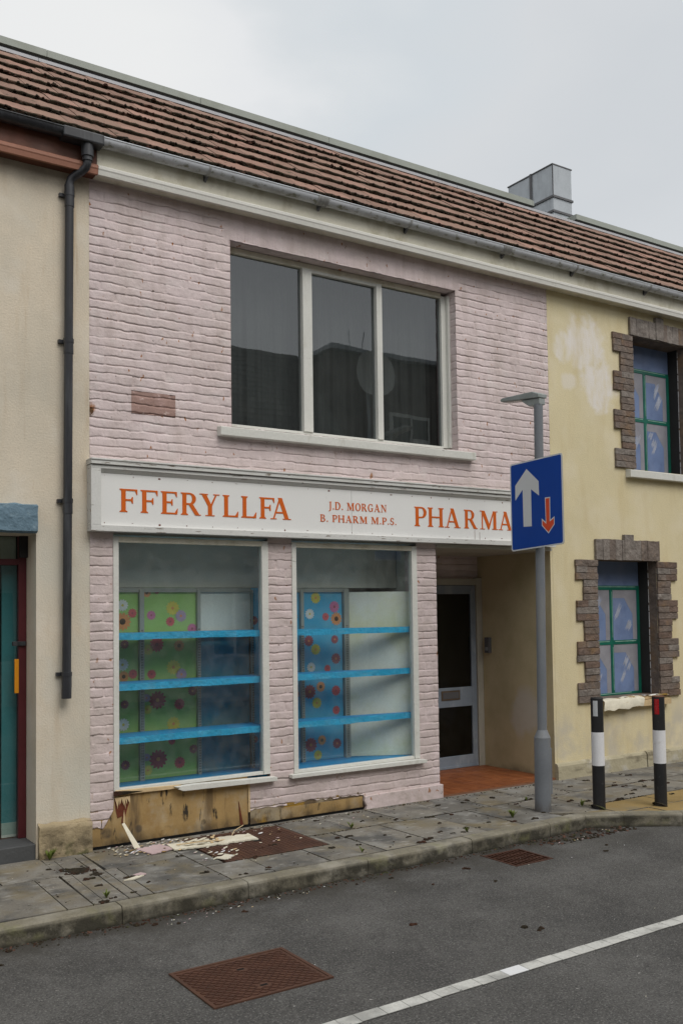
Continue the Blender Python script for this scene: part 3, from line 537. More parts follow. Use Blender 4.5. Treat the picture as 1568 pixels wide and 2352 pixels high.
# upper window
uw = MB(); FY0, FY1 = .13, .20
def fr(b, x0, x1, z0, z1, y0=FY0, y1=FY1, m=m_white): b.box(x0, x1, y0, y1, z0, z1, m)
fr(uw, 4.032, 4.075, 3.70, 5.36); fr(uw, 6.655, 6.745, 3.70, 5.37); fr(uw, 4.075, 6.655, 5.345, 5.40, m=m_fascia); fr(uw, 4.075, 6.655, 3.675, 3.715)
fr(uw, 4.885, 4.992, 3.715, 5.345, .115); fr(uw, 5.780, 5.850, 3.715, 5.345, .115)
fr(uw, 4.992, 5.78, 5.315, 5.345, .125)
fr(uw, 6.715, 6.747, 3.70, 5.37, .09, .13)
uw = uw.build('upper_window', ph, 'wide three light window with white timber frame', bevel=.004)
for (a, c) in ((4.075, 4.885), (4.992, 5.78), (5.85, 6.655)):
    p = MB(); p.poly([(a, .165, 3.715), (c, .165, 3.715), (c, .165, 5.345), (a, .165, 5.345)], g_up); p.build('pane', uw)
mb = MB(); mb.prism([(3.885, -.075, 3.56), (3.885, -.075, 3.64), (3.885, .13, 3.672), (3.885, .13, 3.56)], (3.055, 0, 0), m_white); mb.build('window_sill', uw, bevel=.006)
mb = MB()  # pleated net curtains inside
XX = np.linspace(4.03, 6.75, 340); yy = .33+.05*np.abs(np.sin(XX*17+1.2*np.sin(XX*3.1)))**.6+.006*np.sin(XX*93)
mb.grid(np.array([[(a, q, 3.55) for a, q in zip(XX, yy)], [(a, q, 5.45) for a, q in zip(XX, yy)]]), m_curtain, True); mb.build('net_curtain', uw)
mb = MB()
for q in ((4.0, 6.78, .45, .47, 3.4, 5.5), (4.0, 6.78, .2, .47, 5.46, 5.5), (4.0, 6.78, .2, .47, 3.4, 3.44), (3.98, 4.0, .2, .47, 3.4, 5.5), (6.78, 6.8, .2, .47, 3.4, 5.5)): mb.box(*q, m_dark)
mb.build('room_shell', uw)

# shop windows
def shopwin(x0, x1, zt, zb, broken):
    b = MB(); y0, y1 = -.012, .05
    b.box(x0, x0+.048, y0, y1, zb, zt, m_white); b.box(x1-.066, x1, y0, y1, zb, zt, m_white); b.box(x0+.048, x1-.066, y0+.004, y1, zt-.05, zt, m_fascia); b.box(x0+.048, x1-.066, y0+.006, y1, zb, zb+.028, m_white)
    b.box(x1-.072, x1-.062, y0-.006, y0+.0, zb+.02, zt-.05, m_white)
    o = b.build('shop_window', ph, 'left shop window with broken rotten sill' if broken else 'right shop window with flaking white sill', bevel=.004)
    p = MB(); p.poly([(x0+.048, .022, zb+.028), (x1-.066, .022, zb+.028), (x1-.066, .022, zt-.05), (x0+.048, .022, zt-.05)], g_shop); p.build('pane', o)
    s = MB()
    if broken:
        pts = [(3.43, .447), (3.47, .437), (3.455, .425), (3.50, .405), (4.44, .392), (4.44, .427), (4.40, .432), (3.6, .452)]
        s.prism([(a, -.065, z) for a, z in pts], (0, .07, 0), m_white)
        s.prism([(2.905, -.02, .44), (3.0, -.022, .43), (3.5, -.02, .425), (3.5, -.02, .455), (2.905, -.02, .470)], (0, .04, 0), m_split)
        s.prism([(2.885, -.026, .425), (3.02, -.026, .432), (3.15, -.026, .443), (3.0, -.026, .458), (2.885, -.026, .468)], (0, .005, 0), m_moss)
    else:
        pts = [(4.60, .394), (6.20, .386), (6.205, .415), (6.15, .425), (5.8, .428), (4.60, .428)]
        s.prism([(a, -.062, z) for a, z in pts], (0, .07, 0), m_white)
    s.build('window_sill', o, bevel=.003); return o
shopwin(2.895, 4.395, 2.612, .455, True); shopwin(4.652, 6.152, 2.612, .43, False)
# room shell around the display
mb = MB(); zc = 2.63
for q in ((2.70, 6.25, .05, 2.4, zc, zc+.03), (2.86, 2.88, .2, 2.4, .1, zc), (6.22, 6.245, .2, 2.4, .1, zc)): mb.box(*q, m_room)
mb.box(2.7, 6.25, 2.4, 2.42, .1, zc, m_room); mb.box(2.88, 6.22, .05, 2.4, .08, .10, m_dark)
mb.build('shop_interior', ph)
# header panel above displays
mb = MB(); mb.box(2.89, 6.21, .43, .45, 2.19, 2.625, m_room); mb.build('display_header', ph)
for (x0, x1) in ((2.885, 4.52), (4.655, 6.21)):
    mb = MB(); mb.box(x0, x1, .05, .60, .42, .452, m_floorblue); mb.build('display_floor', ph)

# doorway recess
mb = MB()
mb.poly([(8.10, 0, 0), (8.10, 1.26, 0), (8.10, 1.26, 2.62), (8.10, 0, 2.62)], m_recess)
mb.poly([(8.10, 0, 0), (8.135, 0, 0), (8.135, 0, 3.3), (8.10, 0, 3.3)], m_yellow); mb.build('side_wall', ph)
mb = MB(); mb.box(6.41, 8.10, -.03, 1.26, 2.605, 2.64, m_soffit); mb.build('porch_soffit', ph)
mb = MB(); mb.box(6.42, 8.10, -.012, 1.25, -.02, .018, m_grout)
for i in range(11):
    for j in range(8):
        a = 6.424+i*.1525; c = -.010+j*.1575; mb.box(a, min(a+.148, 8.099), c, c+.153, .018, .022+rnd.uniform(-.0008, .0008), m_redtile)
mb.build('porch_floor', ph)
DY = 1.20
df = MB(); df.box(8.005, 8.098, DY-.03, DY+.04, .022, 2.34, m_jamb); df.box(6.98, 7.06, DY-.03, DY+.04, .022, 2.34, m_jamb); df.box(7.06, 8.005, DY-.03, DY+.04, 2.25, 2.33, m_jamb)
df.build('door_frame', ph, bevel=.003)
dr = MB()
dr.box(7.925, 8.0, DY-.01, DY+.03, .03, 2.245, m_doorfr); dr.box(7.065, 7.14, DY-.01, DY+.03, .03, 2.245, m_doorfr)
dr.box(7.14, 7.925, DY-.01, DY+.03, 2.14, 2.245, m_doorfr); dr.box(7.14, 7.925, DY-.01, DY+.03, .765, 1.0, m_doorfr); dr.box(7.14, 7.925, DY-.01, DY+.03, .03, .17, m_doorfr)
dr.box(7.06, 8.0, DY-.02, DY-.01, .025, .055, m_doorfr)
door = dr.build('door', ph, 'aluminium framed glazed door with letter plate', bevel=.003)
for z0, z1 in ((1.0, 2.14), (.17, .765)):
    p = MB(); p.poly([(7.14, DY+.01, z0), (7.925, DY+.01, z0), (7.925, DY+.01, z1), (7.14, DY+.01, z1)], g_door); p.build('pane', door)
p = MB(); p.box(7.43, 7.72, DY-.018, DY-.01, .85, .965, m_brass); p.box(7.45, 7.70, DY-.021, DY-.018, .868, .947, m_galvdk); p.build('letter_plate', door, bevel=.002)
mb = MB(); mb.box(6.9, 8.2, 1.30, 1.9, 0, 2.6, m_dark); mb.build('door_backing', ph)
mb = MB(); mb.box(8.055, 8.10, 1.02, 1.10, 1.41, 1.60, m_galvdk); mb.box(8.052, 8.055, 1.035, 1.085, 1.44, 1.48, m_galv); mb.build('door_intercom', ph, bevel=.004)

# display units: uprights, panels, wrapped shelves
def flower(b, x, y, z, r, c, m2):
    r *= 1.15; n = 13; pts = []
    for k in range(n*4):
        a = 2*math.pi*k/(n*4)+x*7; rr = r*(1.0 if k % 4 in (1, 2) else (.90 if k % 4 == 3 else .76)); pts.append((x+rr*math.cos(a), y, z+rr*math.sin(a)))
    b.poly(pts, c); hr = .36 if m2 is m_fc else .22; cc = [(x+hr*r*math.cos(2*math.pi*k/10), y-.0012, z+hr*r*math.sin(2*math.pi*k/10)) for k in range(10)]; b.poly(cc, m2)
FG = [('w',3.138,2.029,.047),('o',3.137,1.883,.070),('r',3.230,1.957,.038),('y',3.620,1.999,.058),('p',3.410,1.936,.039),('r',3.596,1.875,.039),('l',3.702,1.926,.050),('p',3.815,1.806,.044),('o',3.368,2.14,.036),('r',3.465,2.158,.025),('r',3.462,1.668,.061),('o',3.682,1.650,.047),('y',3.38,1.624,.044),('y',3.625,1.454,.061),('r',3.411,1.399,.039),('l',3.704,1.385,.050),('d',3.156,1.678,.036),('w',3.136,1.497,.050),('r',3.233,1.410,.039),('o',3.146,1.391,.044),('d',3.154,1.142,.035),('D',3.467,1.161,.073),('r',3.683,1.112,.047),('y',3.370,1.082,.038),('l',3.362,1.187,.034),('y',3.622,.935,.058),('w',3.141,.963,.050),('d',3.815,1.225,.041),('D',3.472,.626,.076),('r',3.682,.576,.048),('d',3.159,.602,.039),('y',3.370,.536,.041),('l',3.362,.652,.032),('d',3.82,.687,.038),('r',3.605,.779,.032)]
FB = [('y',5.180,2.088,.052),('p',5.404,1.995,.054),('w',5.107,1.925,.047),('r',5.297,1.895,.037),('o',5.427,1.872,.060),('d',5.092,1.654,.050),('y',5.172,1.566,.050),('d',5.404,1.661,.040),('d',5.416,1.465,.050),('w',5.117,1.389,.044),('r',5.312,1.368,.034),('D',5.096,1.143,.064),('o',5.227,1.187,.047),('r',5.411,1.138,.047),('y',5.179,1.027,.050),('r',5.412,.939,.040),('D',5.102,.611,.064),('o',5.234,.648,.045),('d',5.416,.600,.047),('y',5.185,.504,.044)]
def upright(par, x0, x1, y=.385, z0=.452, z1=2.17):
    b = MB(); b.box(x0, x1, y, y+.03, z0, z1, m_post); k = 0; z = z0+.02
    xm = (x0+x1)/2
    while z < min(1.80, z1-.02): b.box(xm-.009, xm-.004, y-.001, y, z, z+.014, m_black); b.box(xm+.004, xm+.009, y-.001, y, z, z+.014, m_black); z += .024
    b.build('upright', par)
def shelf(par, x0, x1, z, ydeep0=.36, ydeep1=.36):
    b = MB(); n = 26; top = []; bot = []
    for i in range(n+1):
        x_ = x0+(x1-x0)*i/n; wv = (vn(x_*9, z*7, 5)-.5)*.010; yb_ = ydeep0+(ydeep1-ydeep0)*i/n
        top.append((x_, .062+wv*.4, z+wv*.5, yb_)); bot.append((x_, .064+wv*.3, z-.058+wv*.8, yb_))
    for i in range(n):
        a, c = top[i], top[i+1]; d, f = bot[i], bot[i+1]
        b.poly([(d[0], d[1], d[2]), (f[0], f[1], f[2]), (c[0], c[1], c[2]), (a[0], a[1], a[2])], m_shelfblue, True)
        b.poly([(a[0], a[1], a[2]), (c[0], c[1], c[2]), (c[0], c[3], z), (a[0], a[3], z)], m_floorblue)
        b.poly([(f[0], f[1], f[2]), (d[0], d[1], d[2]), (d[0], d[3], z-.04), (f[0], f[3], z-.04)], m_floorblue)
    b.build('shelf', par)
du = thing('display_unit', (3.7, .4, .452), 'display shelving with green flower paper and three blue wrapped shelves in the left shop window', 'shelving')
def panel(par, x0, x1, m, fl, y=.42, z0=.455, z1=2.146, y1=None, lab=None):
    y1 = y if y1 is None else y1
    b = MB(); b.prism([(x0, y, z0), (x1, y1, z0), (x1, y1, z1), (x0, y, z1)], (0, .012, 0), m)
    for (c, fx, fz, fr_) in fl:
        if x0+.2*fr_ < fx < x1-.2*fr_:
            fr2 = min(fr_, abs(fx-x0)+.012, abs(x1-fx)+.012); flower(b, fx, y-.0015, fz, fr2, m_fl[c], m_fc if c == 'o' else m_fl['d' if c in 'rp' else ('y' if c == 'w' else 'o')])
    b.build('back_panel', par, lab)
panel(du, 2.89, 3.285, m_pgreen, FG); panel(du, 3.335, 3.855, m_pgreen, FG, z1=2.187); panel(du, 3.89, 4.43, m_pwhite, [], z0=1.72); panel(du, 3.89, 4.43, m_lowpan, [], y=.45, z0=.455, z1=1.72, lab='dark lower panel behind the blue shelves')
panel(du, 4.44, 4.60, m_pblue, [('d', 4.47, 1.87, .04), ('d', 4.47, .72, .03)], z1=2.187)
for a, c in ((3.287, 3.33), (3.857, 3.888), (4.432, 4.445)): upright(du, a, c)
for z in (1.785, 1.353, .897): shelf(du, 2.90, 4.40, z)
mb = MB(); mb.box(2.90, 4.43, .40, .42, 2.146, 2.185, m_post); mb.build('top_rail', du)
du = thing('display_unit', (5.4, .4, .452), 'display shelving with blue flower paper and white side panel in the right shop window', 'shelving')
panel(du, 5.022, 5.50, m_pblue, FB); panel(du, 4.80, 4.985, m_pblue, [('d', 4.92, 1.9, .04), ('d', 4.93, 1.13, .04)], z1=2.187)
panel(du, 5.57, 6.17, m_pyel, [], y=.42, y1=.10, lab='pale yellow panel angled towards the glass')
for a, c in ((4.985, 5.02), (5.505, 5.565)): upright(du, a, c)
for z in (1.780, 1.352, .897): shelf(du, 4.66, 6.15, z, .36, .115)
mb = MB(); mb.box(4.80, 5.57, .40, .42, 2.146, 2.185, m_post); mb.build('top_rail', du)

# ================================================================== cream building on the left
cb = thing('cream_building', (1.3, .5, 0), 'cream rendered building with blue lintel over a maroon framed doorway', 'building')
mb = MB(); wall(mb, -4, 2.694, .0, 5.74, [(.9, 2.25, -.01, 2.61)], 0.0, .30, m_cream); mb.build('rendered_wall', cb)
mb = MB(); n = 24; P = []
for k in range(n+1):
    x_ = .8+(2.249-.8)*k/n; P.append((x_, -.045-(vn(np.array([x_*9]), np.array([1.]), 2)[0])*.012, 0))
G = []
for j, z in enumerate((2.612, 2.63, 2.70, 2.78, 2.835, 2.85)):
    ed = {0: .02, 1: 0, 4: 0.004, 5: .025}.get(j, 0); G.append([(p[0]+(.004 if k < n else (vn(np.array([z*40]), np.array([0.]), 1)[0]-.5)*.012), p[1]+ed, z+(vn(np.array([p[0]*14]), np.array([j*1.]), 5)[0]-.5)*.012) for k, p in enumerate(P)])
mb.grid(np.array(G), m_bluelint); mb.box(.8, 2.247, -.028, .02, 2.615, 2.846, m_bluelint); mb.build('lintel', cb)
mb = MB(); n = 14
G = []
for j, (z, yo) in enumerate(((-.02, -.05), (.05, -.055), (.13, -.045), (.21, -.05), (.245, -.055), (.262, -.02), (.275, 0.0))):
    G.append([(2.262+.435*k/n, yo+(vn(np.array([k*.9]), np.array([j*1.3]), 3)[0]-.5)*.022, z+(vn(np.array([k*.5]), np.array([j*1.]), 8)[0]-.5)*.015) for k in range(n+1)])
mb.grid(np.array(G), m_plinth, True); mb.box(2.266, 2.694, -.035, 0.01, -.02, .258, m_plinth); mb.build('plinth', cb)
mb = MB(); mb.box(.9, 2.249, .006, .345, -.05, .118, m_step); mb.build('door_step', cb, bevel=.008)
mb = MB()
mb.box(2.185, 2.249, .275, .34, .119, 2.61, m_maroon); mb.box(.9, 2.185, .275, .34, 2.37, 2.42, m_maroon); mb.box(1.0, 1.06, .275, .34, .155, 2.37, m_maroon)
mb.box(2.185, 2.249, .23, .275, 2.43, 2.61, m_dark)
mb.build('door_frame', cb, bevel=.003)
mb = MB(); mb.poly([(.9, .31, 2.42), (2.185, .31, 2.42), (2.185, .31, 2.61), (.9, .31, 2.61)], g_left); mb.box(.9, 2.185, .36, .37, 2.42, 2.61, m_cream); mb.build('fanlight', cb)
mb = MB(); mb.box(.6, 3.3, 1.9, 1.93, .0, 2.7, m_tealdk); mb.box(2.085, 2.6, .42, .44, .23, 2.37, m_teal); mb.box(2.085, 2.6, .415, .435, .11, .23, m_room); mb.box(.6, 3.3, .34, 1.95, 2.62, 2.66, m_dark); mb.box(.6, 3.3, .35, 1.95, .0, .108, m_brown); mb.box(.6, .62, .3, 1.9, .1, 2.7, m_tealdk)
mb.poly([(1.06, .31, .155), (2.185, .31, .155), (2.185, .31, 2.37), (1.06, .31, 2.37)], g_left); mb.build('hallway', cb)
mb = MB(); mb.box(2.150, 2.184, .262, .28, 1.31, 1.59, m_orplate); mb.build('push_plate', cb, bevel=.002)
mb = MB(); mb.box(2.13, 2.24, .255, .275, 1.70, 1.735, m_gutb); mb.build('door_bolt', cb, bevel=.002)

# ================================================================== yellow building on the right
yb = thing('yellow_building', (10.5, .5, 0), 'yellow rendered building with dark stone window surrounds and painted dummy windows', 'building')
WH = [(8.855, 9.955, .86, 2.525), (9.605, 10.665, 3.655, 5.335)]
mb = MB(); wall(mb, 8.137, 14, 0, 5.74, WH, 0.0, .31, m_yellow, m_stone); mb.build('rendered_wall', yb)
mb = MB()
for (x0, x1) in ((8.098, 9.62), (9.64, 14)):
    mb.prism([(x0, -.055, -.02), (x0, -.05, .15), (x0, -.035, .175), (x0, -.0005, .185), (x0, -.0005, -.02)], (x1-x0, 0, 0), m_yplinth)
mb.build('plinth', yb)
def blocks(b, x0, x1, z0, z1, vert=False, yo=-.028):
    """a patch of moulded stone courses with hand cut edges"""
    q = lambda: rnd.uniform(-.0035, .0035)
    ms = [m_stone, m_stone, m_stoneb, m_stonec]
    if not vert:
        n = max(1, round((z1-z0)/.081)); h = (z1-z0)/n
        for k in range(n):
            parts = [x0, x1]
            if x1-x0 > .3 and rnd.random() < .5: parts = [x0, x0+(x1-x0)*rnd.uniform(.35, .65), x1]
            for a, c in zip(parts, parts[1:]):
                o = rnd.uniform(-.006, .004); j = .003; mid = (a+c)/2; e1 = q()*(a == x0)*1.6; e2 = q()*(c == x1)*1.6
                zb, zt = z0+k*h+j, z0+(k+1)*h-j
                b.prism([(a+e1, yo+o, zb+q()*.6), (mid, yo+o, zb+q()), (c+e2, yo+o, zb+q()*.6), (c+e2+q()*.5, yo+o, (zb+zt)/2), (c+e2, yo+o, zt+q()*.6), (mid, yo+o, zt+q()), (a+e1, yo+o, zt+q()*.6), (a+e1+q()*.5, yo+o, (zb+zt)/2)], (0, -yo-o-.001, 0), rnd.choice(ms))
        b.box(x0+.004, x1-.004, yo+.009, -.0008, z0+.002, z1-.002, m_stonec)
    else:
        n = max(1, round((x1-x0)/.115)); h = (x1-x0)/n
        for k in range(n):
            o = rnd.uniform(-.005, .003); a, c = x0+k*h+.0015, x0+(k+1)*h-.0015
            b.prism([(a, yo+o, z0+q()*.5), ((a+c)/2, yo+o, z0+q()), (c, yo+o, z0+q()*.5), (c+q()*.3, yo+o, z1+q()*1.5), ((a+c)/2, yo+o, z1+q()), (a+q()*.3, yo+o, z1+q()*1.5)], (0, -yo-o-.001, 0), rnd.choice([m_stoneb, m_stone, m_stoneb]))
        b.box(x0+.004, x1-.004, yo+.009, -.0008, z0+.002, z1-.004, m_stonec)
def surround(xl, xr, zt, zb, lx0, lx1, lz1, kx0, kx1, kz, lab):
    b = MB(); n = 7; h = (zt-zb)/n
    for k in range(n):
        z1 = zt-k*h; z0 = z1-h; wd = k % 2 == 0
        blocks(b, xl-(.365 if wd else .24), xl, z0, z1); blocks(b, xr, xr+(.375 if wd else .255), z0-.005, z1-.005)
    blocks(b, lx0, lx1, zt, lz1, True, -.034); blocks(b, kx0, kx1, zt+.002, kz, True, -.042)
    return b.build('window_surround', yb, lab, bevel=.004)
surround(8.86, 9.953, 2.52, .835, 8.835, 10.003, 2.77, 9.335, 9.505, 2.832, 'grey stone surround of the lower window')
surround(9.607, 10.664, 5.335, 3.66, 9.553, 10.73, 5.56, 10.04, 10.19, 5.632, 'brown stone surround of the upper window')
def dummy(x0, x1, z0, z1, tz, mz, mxc, lab, seed):
    y = .272; r_ = random.Random(seed)
    b = MB(); b.box(x0, x1, y, y+.02, z0, z1, m_boardblue)
    pn = [(x0+.01, mxc-.03, z0+.03, mz-.03), (mxc+.03, x1-.06, z0+.03, mz-.03), (x0+.01, mxc-.03, mz+.03, tz-.03), (mxc+.03, x1-.06, mz+.03, tz-.03), (x0+.01, x1-.06, tz+.03, z1-.03)]
    for (a, c, d, e_) in pn[:4]:
        wR = .075; b.box(c-wR, c, y-.0010, y, d, e_, m_boardgrey); b.box(a, c-wR, y-.0010, y, e_-.10, e_, m_boardgrey)
        b.prism([(c-wR, y-.0010, e_-.10), (c-wR, y-.0010, e_-.30), (c-wR-.08, y-.0010, e_-.20), (c-wR-.15, y-.001, e_-.1)], (0, .0009, 0), m_boardgrey)
        for q in range(3):
            cx = r_.uniform(a+.07, max(a+.08, c-.12)); cz = r_.uniform(d+.12, e_-.14); L0 = r_.uniform(.08, .16); nb = r_.randint(5, 8)
            for w_ in range(nb):
                o_ = (w_-nb/2)*.0085; l1, l2 = L0*r_.uniform(.4, 1), L0*r_.uniform(.4, 1); tx, tz_ = .5, .866; wd = .0042
                pts = [(cx+o_-tx*l1, cz-tz_*l1-o_*.5), (cx+o_+wd-tx*l1*.6, cz-tz_*l1*.6-o_*.5), (cx+o_+wd+tx*l2*.6, cz+tz_*l2*.6-o_*.5), (cx+o_+tx*l2, cz+tz_*l2-o_*.5), (cx+o_-wd+tx*l2*.5, cz+tz_*l2*.5-o_*.5), (cx+o_-wd-tx*l1*.5, cz-tz_*l1*.5-o_*.5)]
                b.prism([(min(max(px_, a), c), y-.0018-q*.0003-w_*.00003, min(max(pz, d), e_)) for px_, pz in pts], (0, .0006, 0), m_streak)
    o = b.build('painted_window', yb, lab)
    g_ = MB(); yy0 = y-.008
    g_.box(x0, x1, yy0, y-.0022, tz-.026, tz+.026, m_green); g_.box(x0, x1-.055, yy0+.0005, y-.0022, mz-.026, mz+.026, m_green); g_.box(mxc-.027, mxc+.027, yy0+.001, y-.0022, z0, tz-.026, m_green); g_.box(x1-.055, x1, yy0-.001, y-.0022, z0, tz-.026, m_green); g_.box(x0, x1-.055, yy0-.0015, y-.0022, z0, z0+.03, m_green)
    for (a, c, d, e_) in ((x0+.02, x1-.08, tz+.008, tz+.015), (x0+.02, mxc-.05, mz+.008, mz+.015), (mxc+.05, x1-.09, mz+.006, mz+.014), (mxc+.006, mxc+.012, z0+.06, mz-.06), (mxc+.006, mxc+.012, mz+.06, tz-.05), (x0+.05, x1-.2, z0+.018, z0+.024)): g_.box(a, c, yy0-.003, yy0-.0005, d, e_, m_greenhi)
    g_.build('glazing_bar', o)
dummy(8.857, 9.953, .862, 2.523, 2.195, 1.515, 9.42, 'blue painted dummy window of the ground floor', 3)
dummy(9.607, 10.663, 3.657, 5.333, 5.005, 4.365, 10.165, 'blue painted dummy window of the upper floor', 5)
for (x_, z0, z1) in ((9.951, .87, 2.52), (10.661, 3.67, 5.33)):
    mb = MB()
    for k in range(16): z = z0+(z1-z0)*k/16; mb.box(x_-.0015, x_+.002, .118+rnd.uniform(-.003, .003), .124, z, z+(z1-z0)/16*rnd.uniform(.6, 1), m_bwhite)
    mb.box(x_-.006, x_+.001, .128, .272, z0, z1, m_dark)
    mb.build('cracked_reveal', yb)
mb = MB(); XX = np.linspace(8.845, 9.56, 30)
G = []
for j, (yo, zz) in enumerate(((.02, .862), (-.07, .855), (-.088, .84), (-.088, .735))):
    G.append([(a, yo+(vn(np.array([a*5]), np.array([j*1.]), 3)[0]-.5)*.02, zz+(vn(np.array([a*11]), np.array([j*2.]), 4)[0]-.5)*(.03 if j == 3 else .01)+(.035*max(0, (a-9.3))**1*2 if j == 3 else 0)) for a in XX])
mb.grid(np.array(G)[::-1], m_peel, True)
mb.box(9.44, 10.09, -.072, .03, .742, .812, m_split); mb.box(8.86, 9.95, -.03, .27, .82, .856, m_split)
for k in range(26):
    a = rnd.uniform(9.0, 10.0); L_ = rnd.uniform(.05, .2); mb.box(a, a+L_, rnd.uniform(-.06, .0), rnd.uniform(.0, .06), .853, .858+rnd.uniform(0, .012), rnd.choice([m_peel, m_split, m_bwhite, m_plydark]), rnd.uniform(-.3, .3))
mb.build('window_sill', yb, 'rotten lower window sill with peeling cover')
mb = MB(); mb.prism([(9.435, -.08, 3.545), (9.435, -.08, 3.635), (9.435, .03, 3.656), (9.435, .03, 3.545)], (1.36, 0, 0), m_white); mb.build('window_sill', yb, 'white painted upper window sill', bevel=.006)

# ================================================================== eaves, gutters, roofs
def eaves(par, x0, x1, mf, mm, mg, joints, y=-.15):
    b = MB(); b.box(x0, x1, -.115, .0, 5.665, 5.96, mf)
    b.prism([(x0, -.155, 5.70), (x0, -.155, 5.722), (x0, -.135, 5.738), (x0, -.1155, 5.742), (x0, -.1155, 5.652), (x0, -.143, 5.652), (x0, -.150, 5.69)], (x1-x0, 0, 0), mm)
    b.build('fascia_board', par)
    n = 10; gt = MB(); yc, zc_, r_ = -.178, 5.935, .062
    def arc(rr, xx_): return [(xx_, yc+rr*math.cos(t), zc_+rr*math.sin(t)) for t in [math.pi+math.pi*k/n for k in range(n+1)]]
    A, B, Ci, Di = arc(r_, x0), arc(r_, x1), arc(r_-.004, x0), arc(r_-.004, x1)
    gt.grid(np.array([A, B]), mg, True); gt.grid(np.array([Ci, Di]), mg, True, True)
    gt.tube([(x0, yc-r_+.001, zc_+.002), (x1, yc-r_+.001, zc_+.002)], .0065, mg, 8)
    go = gt.build('gutter', par)
    for (jx, wide) in joints:
        q = MB(); mgo = mg; mg = m_brk if mg is m_gutw else mg
        for off in ((-.05, -.018, .018, .05) if wide else (0,)):
            a = arc(r_+.008, jx+off-.011); c = arc(r_+.008, jx+off+.011); q.grid(np.array([a, c]), mg, True)
            q.poly(a+arc(r_-.002, jx+off-.011)[::-1], mg); q.poly((c+arc(r_-.002, jx+off+.011)[::-1])[::-1], mg)
        if wide: q.grid(np.array([arc(r_+.005, jx-.055), arc(r_+.005, jx+.055)]), mg, True)
        q.box(jx-.012, jx+.012, -.128, -.115, 5.84, 5.94, m_gutb if not wide else mg); q.prism([(jx-.01, -.125, 5.875), (jx-.01, -.175, 5.862), (jx-.01, -.125, 5.83)], (.02, 0, 0), m_galvdk)
        q.build('gutter_bracket', go); mg = mgo
    return go
eaves(ph, 2.725, 8.137, m_fascia, m_fascia2, m_gutw, [(3.72, 0), (4.92, 1), (5.98, 0), (7.32, 1)])
eaves(yb, 8.139, 14, m_fascia, m_fascia2, m_gutw, [(8.42, 0), (9.72, 0), (11, 0)])
go = eaves(cb, -4, 2.722, m_brown, m_brown2, m_gutb, [(.8, 0)])
q = MB(); q.box(2.40, 2.745, -.248, -.118, 5.862, 5.952, m_gutb); q.tube([(2.62, -.18, 5.90), (2.62, -.18, 5.76)], .052, m_gutb); q.build('running_outlet', go, bevel=.012)
# downpipe
dp = MB(); X0 = 2.505
dp.tube([(2.62, -.18, 5.80), (2.62, -.18, 5.71), (2.612, -.168, 5.675), (2.585, -.13, 5.645), (2.545, -.09, 5.62), (2.515, -.07, 5.59), (X0, -.065, 5.55), (X0, -.065, 5.46)], .034, m_gutb)
dp.tube([(2.62, -.18, 5.725), (2.62, -.18, 5.765)], .042, m_gutb); dp.tube([(X0, -.065, 5.44), (X0, -.065, 5.535)], .041, m_gutb)
dp.tube([(X0, -.065, 5.50), (2.478, -.065, 1.42)], .036, m_gutb, 18)
dp = dp.build('downpipe', cb)
for z in (5.44, 4.20, 2.87, 1.45):
    x_ = X0-(5.5-z)*.0066; q = MB(); q.tube([(x_, -.065, z), (x_, -.065, z+.035)], .043, m_gutb); q.box(x_-.072, x_+.0, -.03, .0, z+.003, z+.032, m_gutb); q.tube([(x_, -.065, z-.09), (x_, -.065, z+.01)], .040, m_gutb); q.build('pipe_bracket', dp)
q = MB(); q.tube([(2.478, -.065, 1.43), (2.476, -.065, 1.27)], .040, m_gutb, 18); q.build('pipe_shoe', dp)

TH = R(40.5); GA = .33; NR = 7
def roof(par, x0, x1, nm='roof', nr=NR, y0=-.205, z0=5.952, label=None):
    b = MB(); c_, sn = math.cos(TH), math.sin(TH); TW = .30
    for k in range(nr):
        a = x0-(0 if k % 2 else TW/2)
        while a < x1:
            xa, xb = max(a, x0)+.001, min(a+TW, x1)-.001; a += TW
            if xb-xa < .01: continue
            X = np.linspace(xa, xb, 6); hj = rnd.uniform(-.003, .003); tl = rnd.uniform(-.002, .002); rows = []; s_off = rnd.uniform(-.006, .006)
            for t, hh in ((0, -.012), (.0, .029), (.03, .036), (.35, .028), (.7, .018), (1.0, .005)):
                roll = np.where(np.abs(X-xa-.04) < .035, .006, 0.0); h_ = hh+(roll+hj+tl*(X-xa)/TW if hh > 0 else 0)
                ss = (k+t)*GA+(s_off+(vn(X*9+k*9, X*0+k, 4)-.5)*.014 if t < .1 else 0)+X*0
                rows.append(np.stack([X, y0+ss*c_-h_*sn, z0+ss*sn+h_*c_], -1))
            P = np.array(rows); b.grid(P[:3], m_nose); b.grid(P[2:], rnd.choice([m_tile, m_tile, m_tileb, m_tilec]))
    yr, zr = y0+nr*GA*math.cos(TH), z0+nr*GA*math.sin(TH)
    b.poly([(x0, yr, zr), (x1, yr, zr), (x1, yr+3.2, zr-2.6), (x0, yr+3.2, zr-2.6)], m_tile)
    b.box(x0, x1, -.1, .3, 5.70, 5.95, m_dark)
    o = b.build(nm, par, label)
    return yr, zr
yr, zr = roof(cb, -4, 2.708); roof(ph, 2.712, 8.133); roof(yb, 8.137, 14)
for par, x0, x1 in ((cb, -4, 2.708), (ph, 2.712, 8.133), (yb, 8.137, 14)):
    b = MB(); b.box(x0, x1, yr-.02, yr+.10, zr+.005, zr+.038, m_flash); b.build('ridge_flashing', par)
